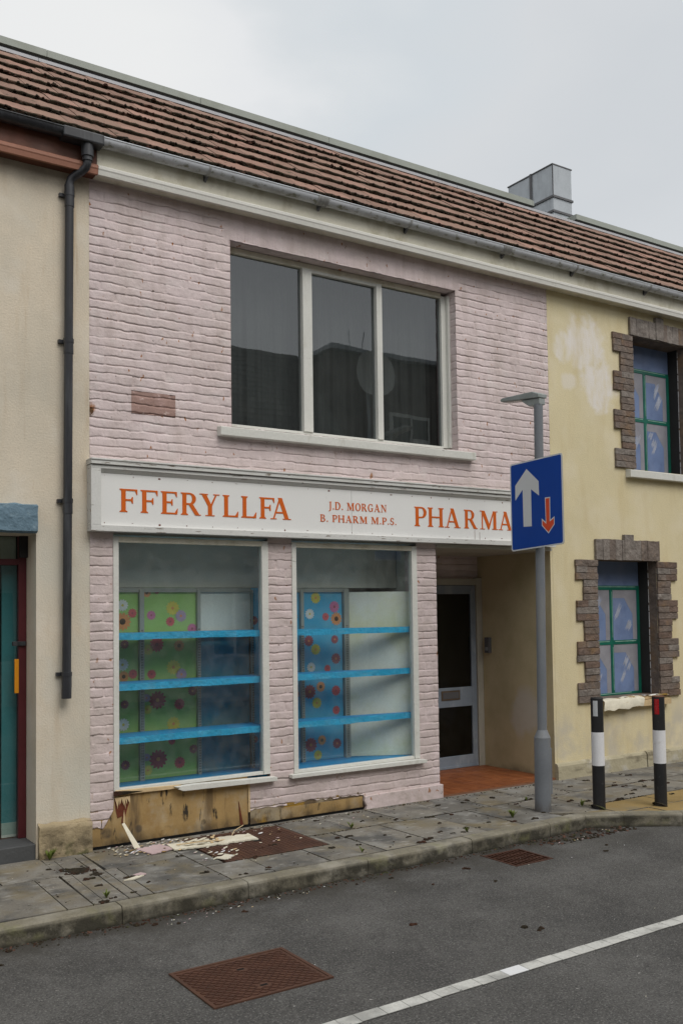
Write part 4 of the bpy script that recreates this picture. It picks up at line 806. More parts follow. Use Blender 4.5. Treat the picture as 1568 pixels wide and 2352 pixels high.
# moss along the tile edges
b = MB(); c_, sn = math.cos(TH), math.sin(TH)
def lump(b, x, y, z, r, m, fl=.6):
    n1, n2 = 6, 4; V = [(x, y, z+r*fl)]; Fc = []
    for i in range(1, n2):
        th = math.pi*.62*i/(n2-1)
        for k in range(n1):
            a = 2*math.pi*k/n1+i; rr = r*rnd.uniform(.7, 1.25); V.append((x+rr*math.sin(th)*math.cos(a), y+rr*math.sin(th)*math.sin(a), z+rr*fl*math.cos(th)))
    for k in range(n1): Fc.append((0, 1+k, 1+(k+1) % n1))
    for i in range(n2-2):
        for k in range(n1): o = 1+i*n1; Fc.append((o+k, o+n1+k, o+n1+(k+1) % n1, o+(k+1) % n1))
    b.raw(V, Fc, m)
for k in range(NR):
    for i in range(620):
        x_ = rnd.uniform(-.5, 13)
        if vn(np.array([x_*1.3]), np.array([k*3.3]), 5)[0] < .22: continue
        s_ = k*GA-rnd.uniform(-.004, .012); hh = rnd.uniform(.0, .036)
        lump(b, x_, -.205+s_*c_-hh*sn, 5.952+s_*sn+hh*c_, rnd.uniform(.007, .019)*(1.7 if rnd.random() < .07 else 1), m_moss, .8)
b.build('roof_moss', kind='stuff', label='dark moss growing along the edges of the roof tiles', cat='moss')

# ================================================================== building behind and duct
rbk = thing('rear_building', (14, 9, 0), 'flat roofed building behind with dark cladding and pale green coping', 'building')
def zr_(y_, t): return 1.95+t*(y_+7.854)
b = MB(); YB = 9.0; z1 = zr_(YB, .600); x_gap0, x_gap1 = 17.05, 18.55
for (a, c) in ((-10, x_gap0), (x_gap1, 60)): b.box(a, c, YB, YB+.4, 3, z1-.13, m_clad)
for i in range(70): x_ = -5+i*.9; b.box(x_, x_+.012, YB-.004, YB, 8, z1-.13, m_galvdk)
b.box(x_gap0, x_gap1, YB+2, YB+2.3, 3, z1-.9, m_clad)
b.build('cladding', rbk)
for i, (a, c) in enumerate(((-10, x_gap0), (x_gap1, 60))):
    b = MB(); x_ = a
    while x_ < c: b.box(x_+.004, min(x_+3., c)-.004, YB-.06, YB+.5, z1-.13, z1+rnd.uniform(-.006, .006), m_coping); x_ += 3.
    b.build('coping', rbk)
# duct: an elbow of galvanised sheet
vd = thing('ventilation_duct', (18.3, 9.5, 11.5), 'galvanised metal ventilation duct elbow rising behind the roof ridge', 'duct')
b = MB(); DX0, DX1 = 17.56, 18.93
dx0, dxm, dx1 = 17.45, 18.27, 18.93
# vertical stack, front face at y 9.35
ysf, ysb = 9.45, 10.9
b.box(18.27, 18.95, ysf, 11.1, 10.5, 13.50, m_galv); b.build('stack', vd)
b = MB()
for z in (12.66, 12.27): b.box(18.235, 18.985, ysf-.03, 10.20, z-.028, z+.028, m_galvdk)
b.box(18.245, 18.975, ysf-.012, 11.12, 13.502, 13.53, m_galvdk); b.box(18.235, 18.985, 10.20, 10.27, 10.5, 13.54, m_galvdk); b.box(18.258, 18.268, ysf-.014, ysf+.02, 12.69, 13.5, m_galvdk)
b.build('flange', vd)

# ================================================================== shop sign with serif lettering
sg = thing('shop_sign', (5.4, -.04, 2.645), 'long white shop fascia sign with orange serif pharmacy lettering', 'shop sign')
SX0, SX1, SZ0, SZ1 = 2.672, 8.09, 2.645, 3.245
b = MB(); b.box(SX0+.03, 5.30, -.072, .025, SZ0+.03, SZ1-.03, m_signboard); b.box(5.3035, SX1-.03, -.0722, .025, SZ0+.03, SZ1-.03, m_signboard)
for (x_, z_, l_) in ((6.895, 2.80, .13), (6.965, 2.78, .09)): b.box(x_, x_+.004, -.0735, -.072, z_-l_, z_, m_torn)
for i in range(22):
    for z_ in (2.715, 3.115): b.box(SX0+.12+i*.25+rnd.uniform(-.02, .02), SX0+.127+i*.25, -.0735, -.071, z_+rnd.uniform(-.006, .006), z_+.008, m_torn)
b.build('sign_board', sg)
b = MB(); y0 = -.105
b.box(SX0, SX1, y0, .02, SZ0, SZ0+.052, m_signframe); b.box(SX0, SX0+.085, y0, .02, SZ0+.052, SZ1-.075, m_signframe); b.box(SX1-.06, SX1, y0, .02, SZ0+.052, SZ1-.075, m_signframe)
b.box(SX0, SX1, y0, .02, SZ1-.075, SZ1-.045, m_signframe); b.box(SX0-.004, SX1, y0-.018, .03, SZ1-.040, SZ1-.006, m_signframe); b.box(SX0-.006, SX1+.004, y0-.026, .03, SZ1-.006, SZ1+.008, m_signframe)
b.prism([(SX0+.085, y0+.004, SZ1-.075), (SX0+.085, -.073, SZ1-.108), (SX0+.085, -.073, SZ1-.075)], (SX1-SX0-.145, 0, 0), m_signframe)
b.build('sign_frame', sg, bevel=.003)
ST, TN, SH, OV = .20, .075, .05, .075
def rect(x0, y0_, x1, y1_): return [(x0, y0_), (x1, y0_), (x1, y1_), (x0, y1_)]
def stem(x, w_=ST, top=True, bot=True, ov=OV):
    r_ = [rect(x, SH*.5, x+w_, 1-SH*.5)]
    if bot: r_.append([(x-ov, 0), (x+w_+ov, 0), (x+w_+ov, SH*.7), (x+w_, SH*1.6), (x, SH*1.6), (x-ov, SH*.7)])
    if top: r_.append([(x-ov, 1), (x+w_+ov, 1), (x+w_+ov, 1-SH*.7), (x+w_, 1-SH*1.6), (x, 1-SH*1.6), (x-ov, 1-SH*.7)])
    return r_
def arcp(cx, cy_, rx, ry, tx, ty, a0, a1, n=14):
    """thick elliptical arc as quads: stroke tx sideways, ty at top and bottom"""
    out = []
    for i in range(n):
        p, q_ = R(a0+(a1-a0)*i/n), R(a0+(a1-a0)*(i+1)/n)
        out.append([(cx+rx*math.cos(p), cy_+ry*math.sin(p)), (cx+rx*math.cos(q_), cy_+ry*math.sin(q_)), (cx+(rx-tx)*math.cos(q_), cy_+(ry-ty)*math.sin(q_)), (cx+(rx-tx)*math.cos(p), cy_+(ry-ty)*math.sin(p))])
    return out
def G_(ch):
    s_ = ST
    if ch == 'F': return .80, stem(OV)+[rect(OV+s_*.9, 1-TN, .76, 1), [(.69, 1-TN), (.76, 1), (.80, 1), (.80, .76), (.77, .76)], rect(OV+s_*.9, .49, .56, .49+TN), [(.56, .38), (.60, .38), (.60, .67), (.56, .67), (.50, .56), (.50, .49)]]
    if ch == 'E': return .82, stem(OV)+[rect(OV+s_*.9, 1-TN, .72, 1), [(.66, 1-TN), (.72, 1), (.77, 1), (.77, .76), (.74, .76)], rect(OV+s_*.9, .49, .52, .49+TN), [(.52, .38), (.56, .38), (.56, .67), (.52, .67), (.47, .56), (.47, .49)], rect(OV+s_*.9, 0, .72, TN), [(.66, TN), (.72, 0), (.78, 0), (.81, .26), (.78, .26)]]
    if ch == 'L': return .80, stem(OV)+[rect(OV+s_*.9, 0, .72, TN), [(.64, TN), (.70, 0), (.78, 0), (.80, .27), (.77, .27)]]
    if ch == 'P': return .78, stem(OV)+[rect(OV+s_*.9, 1-TN, .45, 1), rect(OV+s_*.9, .42, .45, .42+TN)]+arcp(.45, .71, .33, .29, .19, TN, -90, 90)
    if ch == 'R': return .98, stem(OV)+[rect(OV+s_*.9, 1-TN, .43, 1), rect(OV+s_*.9, .46, .45, .46+TN)]+arcp(.43, .73, .31, .27, .19, TN, -90, 90)+[[(.36, .50), (.58, .50), (.90, .04), (.98, .04), (.98, 0), (.70, 0)]]
    if ch == 'D': return .98, stem(OV)+[rect(OV+s_*.9, 1-TN, .45, 1), rect(OV+s_*.9, 0, .45, TN)]+arcp(.43, .5, .50, .5, .21, TN, -90, 90, 18)
    if ch == 'B': return .85, stem(OV)+[rect(OV+s_*.9, 1-TN, .43, 1), rect(OV+s_*.9, .50, .45, .50+TN*.8), rect(OV+s_*.9, 0, .45, TN)]+arcp(.43, .765, .29, .235, .18, TN, -90, 90)+arcp(.45, .27, .35, .27, .19, TN, -90, 90)
    if ch == 'H': return 1.07, stem(OV)+stem(.79)+[rect(OV+s_*.9, .47, .80, .47+TN)]
    if ch == 'A': return 1.10, [[(.40, 1.02), (.62, 1.02), (.99, .02), (.77, .02)], [(.44, .93), (.50, .84), (.21, .02), (.13, .02)], rect(.27, .28, .74, .28+TN), [(0, 0), (.33, 0), (.33, SH*.8), (0, SH*.8)], [(.66, 0), (1.10, 0), (1.10, SH*.8), (.66, SH*.8)]]
    if ch == 'M': return 1.30, [rect(.13, SH, .21, 1-SH), [(.10, 1), (.34, 1), (.70, .25), (.62, 0), (.58, 0)], [(.96, 1), (1.01, .92), (.66, .0), (.60, 0), (.60, .12)], rect(.97, SH, 1.18, 1-SH), rect(0, 0, .35, SH*.8), rect(.88, 0, 1.28, SH*.8), rect(.0, 1-SH*.8, .34, 1), rect(.93, 1-SH*.8, 1.28, 1)]
    if ch == 'N': return 1.08, [rect(.14, SH, .22, 1-SH), rect(.86, .0, .94, 1-SH), [(.10, 1), (.34, 1), (.94, .12), (.94, 0), (.84, 0)], rect(0, 0, .36, SH*.8), rect(0, 1-SH*.8, .30, 1), rect(.73, 1-SH*.8, 1.07, 1)]
    if ch == 'Y': return 1.0, [[(.08, 1), (.32, 1), (.62, .44), (.41, .44)], [(.80, 1), (.88, 1), (.62, .46), (.54, .50)], rect(.41, SH, .62, .47), rect(.28, 0, .75, SH*.8), rect(0, 1-SH*.8, .42, 1), rect(.68, 1-SH*.8, 1.0, 1)]
    if ch == 'C': return .90, arcp(.50, .5, .48, .52, .21, TN, 52, 308, 24)+[[(.76, .90), (.84, .99), (.86, .99), (.86, .66), (.82, .66)], [(.76, .10), (.80, .08), (.88, .27), (.84, .27)]]
    if ch == 'G': return 1.0, arcp(.50, .5, .48, .52, .21, TN, 52, 300, 24)+[[(.76, .90), (.84, .99), (.86, .99), (.86, .68), (.82, .68)], rect(.70, .04, .88, .42), rect(.58, .42, .98, .42+SH*.8)]
    if ch == 'O': return 1.0, arcp(.50, .5, .48, .52, .21, TN, 0, 360, 30)
    if ch == 'S': return .72, arcp(.36, .74, .30, .28, .17, TN, 40, 270, 16)+arcp(.36, .26, .32, .28, .18, TN, -140, 90, 16)+[[(.58, .92), (.64, .99), (.64, .70), (.60, .70)], [(.04, .02), (.09, .08), (.08, .30), (.04, .30)]]
    if ch == 'J': return .52, [rect(.22, .1, .42, 1-SH*.5), rect(.12, 1-SH*.8, .52, 1), [(.22, .14), (.42, .14), (.36, -.12), (.10, -.24), (.04, -.24), (.04, -.16), (.18, -.08)]]
    if ch == '.': return .30, [rect(.06, 0, .24, .16)]
    return .40, []
def letter(b, ch, x0, x1, z0, z1):
    w_, ps = G_(ch); sx = (x1-x0)/w_; sz = z1-z0
    for i, p in enumerate(ps):
        th = .0022+(i % 7)*.00022+(.0001 if i > 6 else 0)
        b.prism([(x0+q_[0]*sx, -.0728-th, z0+q_[1]*sz) for q_ in p], (0, th, 0), m_orange)
b = MB()
for ch, a, c in (('F', 2.928, 3.087), ('F', 3.115, 3.272), ('E', 3.301, 3.462), ('R', 3.488, 3.680), ('Y', 3.669, 3.865), ('L', 3.896, 4.054), ('L', 4.083, 4.240), ('F', 4.271, 4.431), ('A', 4.388, 4.609)): letter(b, ch, a, c, 2.816, 3.014)
b.build('lettering', sg, 'large orange word FFERYLLFA')
b = MB()
for ch, a, c in (('P', 6.080, 6.239), ('H', 6.255, 6.468), ('A', 6.480, 6.699), ('R', 6.748, 6.938), ('M', 6.973, 7.232), ('A', 7.240, 7.455), ('C', 7.49, 7.67), ('Y', 7.69, 7.885)): letter(b, ch, a, c, 2.814, 3.015)
b.build('lettering', sg, 'large orange word PHARMACY')
b = MB()
def line_(txt, x0, x1, z0, z1):
    gap = .14; tot = sum((G_(c)[0] if c != ' ' else .38)+gap for c in txt)-gap; k = (x1-x0)/tot; x_ = x0
    for c in txt:
        w_ = .38 if c == ' ' else G_(c)[0]
        if c != ' ': letter(b, c, x_, x_+w_*k, z0, z1)
        x_ += (w_+gap)*k
line_('J.D. MORGAN', 5.033, 5.728, 2.937, 3.012)
b.build('lettering', sg, 'small orange line J.D. MORGAN'); b = MB()
line_('B. PHARM M.P.S.', 4.935, 5.850, 2.815, 2.884)
b.build('lettering', sg, 'small orange line B. PHARM M.P.S.')

# ================================================================== street lamp and road sign
PB = Vector((6.768, -1.12, 0)); PT = Vector((6.830, -1.12, 3.95))
def pp(z): return PB+(PT-PB)*(z/3.95)
sl = thing('street_lamp', tuple(PB), 'grey steel street lamp with small flat lantern beside the shop doorway', 'street lamp')
b = MB(); b.tube([tuple(pp(-.02)), tuple(pp(.70))], .079, m_polegrey, 10); b.tube([tuple(pp(.70)), tuple(pp(.775))], [.079, .048], m_polegrey, 24)
b.box(PB.x+.06, PB.x+.085, PB.y-.05, PB.y+.035, .16, .60, m_polegrey); b.build('base_compartment', sl, bevel=.002)
b = MB(); b.tube([tuple(pp(.77)), tuple(pp(3.96))], [.046, .044], m_polegrey, 28); b.build('pole', sl)
b = MB(); lx = 6.84
b.prism([(lx-.06, -1.17, 4.015), (lx-.06, -.64, 4.070), (lx-.06, -.625, 4.09), (lx-.06, -.66, 4.105), (lx-.06, -1.08, 4.09), (lx-.06, -1.17, 4.055)], (.12, 0, 0), m_lamphead)
b.prism([(lx-.04, -1.165, 3.95), (lx-.04, -1.02, 3.955), (lx-.04, -.92, 4.02), (lx-.04, -.92, 4.035), (lx-.04, -1.165, 4.012)], (.08, 0, 0), m_lamphead)
lh = b.build('lamp_head', sl, bevel=.012)
b = MB(); b.prism([(lx-.045, -.92, 4.033), (lx-.045, -.66, 4.06), (lx-.045, -.66, 4.07), (lx-.045, -.92, 4.043)], (.09, 0, 0), m_lens); b.build('lens', lh)
# priority sign
C0 = Vector((6.66, -.879, 2.513)); C1 = Vector((6.732, -1.511, 2.553)); C2 = Vector((6.732, -1.511, 3.418)); C3 = Vector((6.66, -.879, 3.379))
nS = (C1-C0).cross(C3-C0).normalized()
def SP(u, v, o=0.0): return C0*(1-u)*(1-v)+C1*u*(1-v)+C2*u*v+C3*(1-u)*v+nS*o
if nS.dot(CAM-C0) < 0: nS = -nS
rs = thing('road_sign', tuple(SP(.5, 0)), 'blue square priority over oncoming traffic sign on the lamp post', 'road sign')
def plate(b, m, u0, v0, u1, v1, o0, o1, rr=.03, ms=None):
    pts = []
    for (cu, cv, a0) in ((u1-rr, v1-rr, 0), (u0+rr, v1-rr, 90), (u0+rr, v0+rr, 180), (u1-rr, v0+rr, 270)):
        for k in range(5): a = R(a0+k*22.5); pts.append(tuple(SP(cu+rr*math.cos(a), cv+rr*math.sin(a), o0)))
    b.prism(pts, nS*(o1-o0), m, ms)
b = MB(); plate(b, m_signback, 0, 0, 1, 1, -.004, 0, .035); b.build('sign_backing', rs)
b = MB(); plate(b, m_signwhite, .002, .002, .998, .998, 0.0002, .0015, .034); b.build('border', rs)
b = MB(); plate(b, m_signblue, .022, .016, .978, .984, .0015, .0022, .025); b.build('blue_panel', rs)
W_ = [(.329, .908), (.103, .745), (.100, .575), (.245, .684), (.249, .262), (.407, .252), (.408, .669), (.557, .581), (.555, .742)]
Rd = [(.667, .544), (.763, .541), (.758, .287), (.835, .319), (.835, .230), (.720, .140), (.598, .238), (.598, .320), (.671, .273)]
def arrow(pts, m, o0, o1, grow=0):
    b = MB(); c = (sum(p[0] for p in pts)/len(pts), sum(p[1] for p in pts)/len(pts)); b.prism([tuple(SP(p[0], p[1], o0)) for p in pts], nS*(o1-o0), m); return b
arrow(W_, m_signwhite, .0022, .0030).build('arrow', rs, 'large white arrow pointing up')
def inset(pts, d, ax=1.35):
    out = []; n = len(pts)
    ar = sum(pts[i][0]*pts[(i+1) % n][1]-pts[(i+1) % n][0]*pts[i][1] for i in range(n)); sgn = 1 if ar > 0 else -1
    for i in range(n):
        p0, p1, p2 = Vector(pts[i-1]), Vector(pts[i]), Vector(pts[(i+1) % n]); e1 = (p1-p0).normalized(); e2 = (p2-p1).normalized()
        n1 = Vector((-e1.y, e1.x))*sgn; n2 = Vector((-e2.y, e2.x))*sgn; bs = (n1+n2).normalized(); out.append(tuple(p1+bs*d/max(.35, bs.dot(n1))))
    return out
arrow(Rd, m_signwhite, .0022, .0030).build('arrow_outline', rs)
arrow(inset(Rd, .012), m_signred, .0030, .0036).build('arrow', rs, 'small red arrow pointing down')
b = MB()
for z in (2.68, 3.22):
    b = MB(); c = pp(z); b.tube([(c.x, c.y, z-.02), (c.x, c.y, z+.02)], .051, m_signback, 20); b.box(c.x-.105, c.x-.04, c.y-.09, c.y+.09, z-.02, z+.02, m_signback)
    b.build('bracket', rs)

# ================================================================== bollards
def bollard(x, y, refm, capm, label, top=1.07):
    t = thing('bollard', (x, y, 0), label, 'bollard', 'black and white bollards at the kerb')
    r_ = .060
    b = MB(); b.tube([(x, y, -.02), (x, y, top-.004)], r_, m_bblack, 28); b.tube([(x, y, -.01), (x+.01, y, .006)], [r_+.03, r_+.010], m_dirt, 14); b.build('post', t)
    b = MB(); b.tube([(x, y, .415), (x, y, .738)], r_+.0015, m_bwhite, 28, False); b.build('white_band', t)
    b = MB(); b.tube([(x, y, top-.006), (x, y, top+.003)], [r_+.001, r_-.006], capm, 28); b.build('cap', t)
    # reflector on the side towards the camera's left
    a = math.atan2(CAM.y-y, CAM.x-x)-R(6); n = 8; half = .47; A = []; B = []
    for k in range(n+1):
        t_ = a-half*1.15+half*1.6*k/n; A.append((x+(r_+.0025)*math.cos(t_), y+(r_+.0025)*math.sin(t_), .895)); B.append((x+(r_+.0025)*math.cos(t_), y+(r_+.0025)*math.sin(t_), 1.045))
    b = MB(); b.grid(np.array([A, B]), refm, True); b.build('reflector', t, 'red reflector' if refm is m_reflr else 'white reflector')
bollard(7.29, -1.358, m_reflw, m_bblack, 'black and white bollard with a white reflector, nearer the lamp post')
bollard(7.862, -1.633, m_reflr, m_bcap, 'black and white bollard with a red reflector and rusty cap')

# ================================================================== debris
def flakes(n, x0, x1, y0, y1, z, ms, smin, smax, b, wmask=None):
    for i in range(n):
        x_, y_ = rnd.uniform(x0, x1), rnd.uniform(y0, y1); r_ = rnd.uniform(smin, smax); k = rnd.randint(4, 6); a0 = rnd.uniform(0, 6); tz = rnd.uniform(.0, .3)
        pts = [(x_+r_*rnd.uniform(.5, 1.2)*math.cos(a0+6.283*j/k), y_+r_*rnd.uniform(.3, .9)*math.sin(a0+6.283*j/k), z) for j in range(k)]
        pts = [(p[0], p[1], z+(p[0]-x_)*tz+.3*r_) for p in pts]
        b.prism(pts, (0, 0, .0015), rnd.choice(ms))
b = MB(); W3 = [m_peel, m_bwhite, m_peel, m_pinkflake, m_split]
flakes(110, 2.82, 3.45, -.40, -.03, .003, W3, .005, .022, b); flakes(30, 3.4, 4.3, -.75, -.08, .007, W3, .004, .026, b); flakes(30, 2.8, 3.4, -.45, -.05, .003, [m_plydark, m_moss, m_split], .006, .03, b); flakes(18, 4.2, 5.3, -.5, -.05, .003, W3, .004, .016, b)
flakes(26, 3.3, 3.7, -.9, -.6, .004, W3, .006, .03, b); flakes(26, 2.5, 4.0, -1.83, -1.63, -.118, W3, .003, .010, b); flakes(22, 6.3, 7.3, -1.8, -1.62, -.118, W3+[m_rust]*4, .004, .012, b); flakes(35, 1.5, 6, -1.4, -.1, .002, W3, .002, .008, b); flakes(30, 2, 9, -5, -1.7, -.119, [m_peel, m_bwhite], .002, .006, b)
b.build('paint_flakes', kind='stuff', label='scattered white and pink paint flakes below the rotten sill', cat='debris')
def ragged(x0, x1, y0, y1, z, th, m, n=26, seed=0, rot=0, name=None, **k):
    r_ = random.Random(seed); b = MB(); T = [(x0+(x1-x0)*i/n, y1+r_.uniform(-.02, .02)) for i in range(n+1)]; Bt = [(x0+(x1-x0)*i/n, y0+r_.uniform(-.02, .02)) for i in range(n, -1, -1)]
    ca, sa = math.cos(rot), math.sin(rot); cx, cy_ = (x0+x1)/2, (y0+y1)/2
    b.prism([(cx+(p[0]-cx)*ca-(p[1]-cy_)*sa, cy_+(p[0]-cx)*sa+(p[1]-cy_)*ca, z) for p in T+Bt], (0, 0, th), m); return b
b = ragged(3.25, 3.99, -.50, -.28, .008, .012, m_peel, seed=3, rot=-.09)
flakes(14, 3.3, 3.6, -.45, -.3, .02, [m_peel], .02, .05, b)
b.build('fallen_plank', label='ragged white painted board lying on the pavement against the iron cover', cat='board', loc=(3.6, -.4, .008))
b = ragged(3.02, 3.25, -.42, -.20, .006, .008, m_pinkflake, n=8, seed=8, rot=.2); b.build('render_piece', label='broken piece of pink render lying on the pavement beside the white board', cat='rubble', loc=(3.13, -.3, .006))
b = MB(); b.prism([(3.01, -.17, .004), (3.065, -.165, .004), (2.965, -.075, .20), (2.94, -.08, .195)], (.0, .012, .004), m_peel); b.build('wood_splinter', label='long pale wood splinter leaning against the plywood panel', cat='splinter', loc=(3.03, -.16, 0))
b = ragged(3.42, 3.56, -.93, -.83, .006, .006, m_peel, n=7, seed=12, rot=.5); b.build('paint_curl', label='round white curl of paint by the near corner of the rusty pavement cover', cat='debris', loc=(3.5, -.88, .006))
b = MB(); b.prism([(2.585, -1.045, .004), (2.72, -.985, .004), (2.76, -1.0, .004), (2.66, -1.06, .004)], (0, 0, .008), m_peel); b.box(2.70, 2.78, -.99, -.93, .004, .012, m_pinkflake, .4); b.build('wood_fragment', label='small pale wood fragment with pink paint near the channel slabs', cat='splinter', loc=(2.66, -1.02, 0))
b = MB(); P0 = [(3.30, -.36), (3.5, -.45), (3.63, -.47), (3.74, -.38), (3.84, -.30), (3.92, -.2), (4.05, -.12)]
b.tube([(p[0], p[1], .03+.02*math.sin(i*1.3)) for i, p in enumerate(P0)], .004, m_split, 6); b.build('twig', label='thin bent twig lying across the white board', cat='twig', loc=(3.6, -.4, 0))
b = MB()
for (x_, y_, z_) in [(3.62+.03*math.cos(k), -.40+.03*math.sin(k*1.7), .02+.02*(k % 3)) for k in range(9)]: lump(b, x_, y_, z_, .018, rnd.choice([m_moss, m_split, m_plydark]))
b.build('debris_heap', label='small dark heap of rubbish on the white board', cat='debris', loc=(3.62, -.4, 0))
def clump(name, x, y, z, r, n, label, cat='moss'):
    b = MB(); lump(b, x, y, z, r*.8, m_moss, .12)
    for k in range(n):
        a = rnd.uniform(0, 6.28); d = r*math.sqrt(rnd.random()); lump(b, x+d*math.cos(a)*1.2, y+d*math.sin(a), z, rnd.uniform(.25, .5)*r/math.sqrt(n)*1.8, m_moss, .5)
    return b.build(name, label=label, cat=cat, loc=(x, y, z))
clump('moss_clump', 2.42, -.54, 0, .12, 26, 'largest dark moss clump on the pavement by the channel slabs')
clump('moss_clump', 2.50, -.73, 0, .055, 10, 'dark moss clump just below the largest one on the left pavement')
b = MB()
SM = [(2.40, -1.04), (2.40, -.82), (2.25, -.38), (2.72, -1.17), (2.54, -1.35), (2.38, -1.38), (2.29, -1.44), (3.38, -1.4), (3.59, -1.39), (2.66, -.97), (4.96, -1.02), (5.08, -1.19), (4.59, -1.16), (5.47, -1.32), (5.58, -1.35), (5.05, -1.41), (5.61, -.94), (5.71, -.69), (5.12, -.44), (5.96, -.72), (6.53, -.3), (6.02, -1.18), (6.22, -1.29), (6.79, -.73), (7.32, -.95), (7.31, -.76), (8.28, -.95), (8.39, -.74), (8.36, -.64), (7.81, -1.18), (8.77, -.67), (7.06, -.63), (6.11, -.32)]
SM += [(rnd.uniform(2.9, 9), rnd.uniform(-1.38, -.08)) for i in range(40)]
for (x_, y_) in SM:
    s_ = rnd.uniform(.012, .026)
    for k in range(rnd.randint(3, 8)): lump(b, x_+rnd.uniform(-1.6, 1.6)*s_, y_+rnd.uniform(-.6, .6)*s_, 0, s_*rnd.uniform(.5, 1), m_moss, .6)
JT = [((3.2, -1.0), (4.4, -1.0)), ((4.4, -.65), (7.3, -.655)), ((1.2, -.62), (2.26, -.625)), ((7.3, -.66), (9, -.65)), ((7.3, -1.2), (8.2, -1.2))]+[((q, 0), (q-.038, -.64)) for q in (4.86, 5.42, 6.01, 6.49, 7.09, 7.7, 8.3)]+[((q+.02, -.66), (q+.04, -1.44)) for q in (4.62, 5.13, 5.73, 6.18, 6.71)]+[((3.62, -1.0), (3.62, -1.45)), ((4.12, -1), (4.12, -1.45)), ((2.275, -.3), (2.225, -1.45)), ((2.52, -.3), (2.475, -1.45)), ((3.25, -.64), (3.25, -1.45)), ((2.07, -.64), (2.09, -1.45))]
for (p_, q_) in JT:
    n_ = int(55*math.hypot(q_[0]-p_[0], q_[1]-p_[1]))
    for i in range(n_):
        t_ = rnd.random()
        if vn(np.array([t_*9+p_[0]*7]), np.array([p_[1]]), 2)[0] < .42: continue
        lump(b, p_[0]+(q_[0]-p_[0])*t_+rnd.gauss(0, .004), p_[1]+(q_[1]-p_[1])*t_+rnd.gauss(0, .005), -.006, rnd.uniform(.005, .013), rnd.choice([m_moss, m_moss, m_dirt]), .7)
for i in range(140):
    x_, y_ = rnd.uniform(2, 9), rnd.uniform(-1.4, -.05); lump(b, x_, y_, -.001, rnd.uniform(.004, .011), m_moss, .5)
RD = [(2.52, -1.74), (2.44, -1.68), (2.69, -1.81), (3.17, -1.85), (1.61, -1.68), (1.51, -1.91), (3.93, -2.76), (4.53, -3.3), (4.47, -3.22), (5.04, -2.32), (6.56, -2.05), (6.41, -2.19), (6.97, -1.78), (7.17, -1.78), (6.77, -1.68), (6.55, -1.67), (6.13, -1.71), (6.29, -1.68), (5.1, -1.92), (4.45, -1.79), (4.16, -1.76), (4.61, -2.1)]
for (x_, y_) in RD:
    s_ = rnd.uniform(.014, .026)
    for k in range(rnd.randint(1, 4)): lump(b, x_+rnd.uniform(-1.4, 1.4)*s_, y_+rnd.uniform(-.6, .6)*s_, -.12, s_*rnd.uniform(.5, 1), m_moss, .7)
for i in range(800):
    x_ = rnd.uniform(1., 7.0); e_ = np.interp(x_, [p[0] for p in KP[1:8]], [p[1] for p in KP[1:8]]); y_ = e_-abs(rnd.gauss(0, .05)); lump(b, x_, y_, -.12, rnd.uniform(.003, .012), rnd.choice([m_moss, m_moss, m_dirt, m_rust]), .6)
for i in range(220):
    x_ = rnd.uniform(2.6, 8.0); lump(b, x_, -.06-abs(rnd.gauss(0, .03)), 0, rnd.uniform(.003, .011), rnd.choice([m_moss, m_dirt, m_rust]), .6)
for i in range(130): lump(b, rnd.uniform(6.2, 7.35), rnd.uniform(-1.82, -1.62), -.12, rnd.uniform(.006, .02), rnd.choice([m_moss, m_rust, m_dirt, m_moss]), .7)
b.build('moss_crumbs', kind='stuff', label='dark crumbs of fallen moss scattered over the pavement and road edge', cat='moss')
def weed(x, y, z, h, n, label):
    b = MB()
    for k in range(n):
        a = rnd.uniform(0, 6.28); l_ = h*rnd.uniform(.5, 1.1); lean = rnd.uniform(.2, .8); ca, sa = math.cos(a), math.sin(a); w_ = h*.13
        p0 = Vector((x, y, z)); p1 = p0+Vector((ca*l_*lean*.5, sa*l_*lean*.5, l_*.6)); p2 = p0+Vector((ca*l_*lean, sa*l_*lean, l_*rnd.uniform(.7, 1))); sd_ = Vector((-sa, ca, 0))*w_
        b.poly([p0-sd_*.3, p0+sd_*.3, p1+sd_, p1-sd_], m_leaf); b.poly([p1-sd_, p1+sd_, p2], m_leaf)
    b.build('weed', label=label, cat='weed', loc=(x, y, z), group='weeds in the paving joints')
for a in ((6.32, -1.17, 0, .09, 16, 'weed in the paving joint to the left of the lamp post base'), (5.60, -1.355, 0, .05, 12, 'small yellowish weed close to the kerb above the drain grate'), (4.87, -.63, 0, .07, 12, 'thin weed in the joint right of the rusty pavement cover'), (4.46, -1.39, 0, .06, 9, 'grass tuft at the kerb edge midway along the pavement'), (7.22, -1.20, 0, .08, 14, 'weed beside the foot of the bollard with the white reflector'), (7.0, -.66, 0, .05, 9, 'small weed right behind the lamp post base'), (2.33, -.10, 0, .09, 26, 'bushy weed at the foot of the cream building plinth'), (2.34, -1.36, 0, .06, 16, 'yellow green weed at the kerb near the channel slabs')): weed(*a)

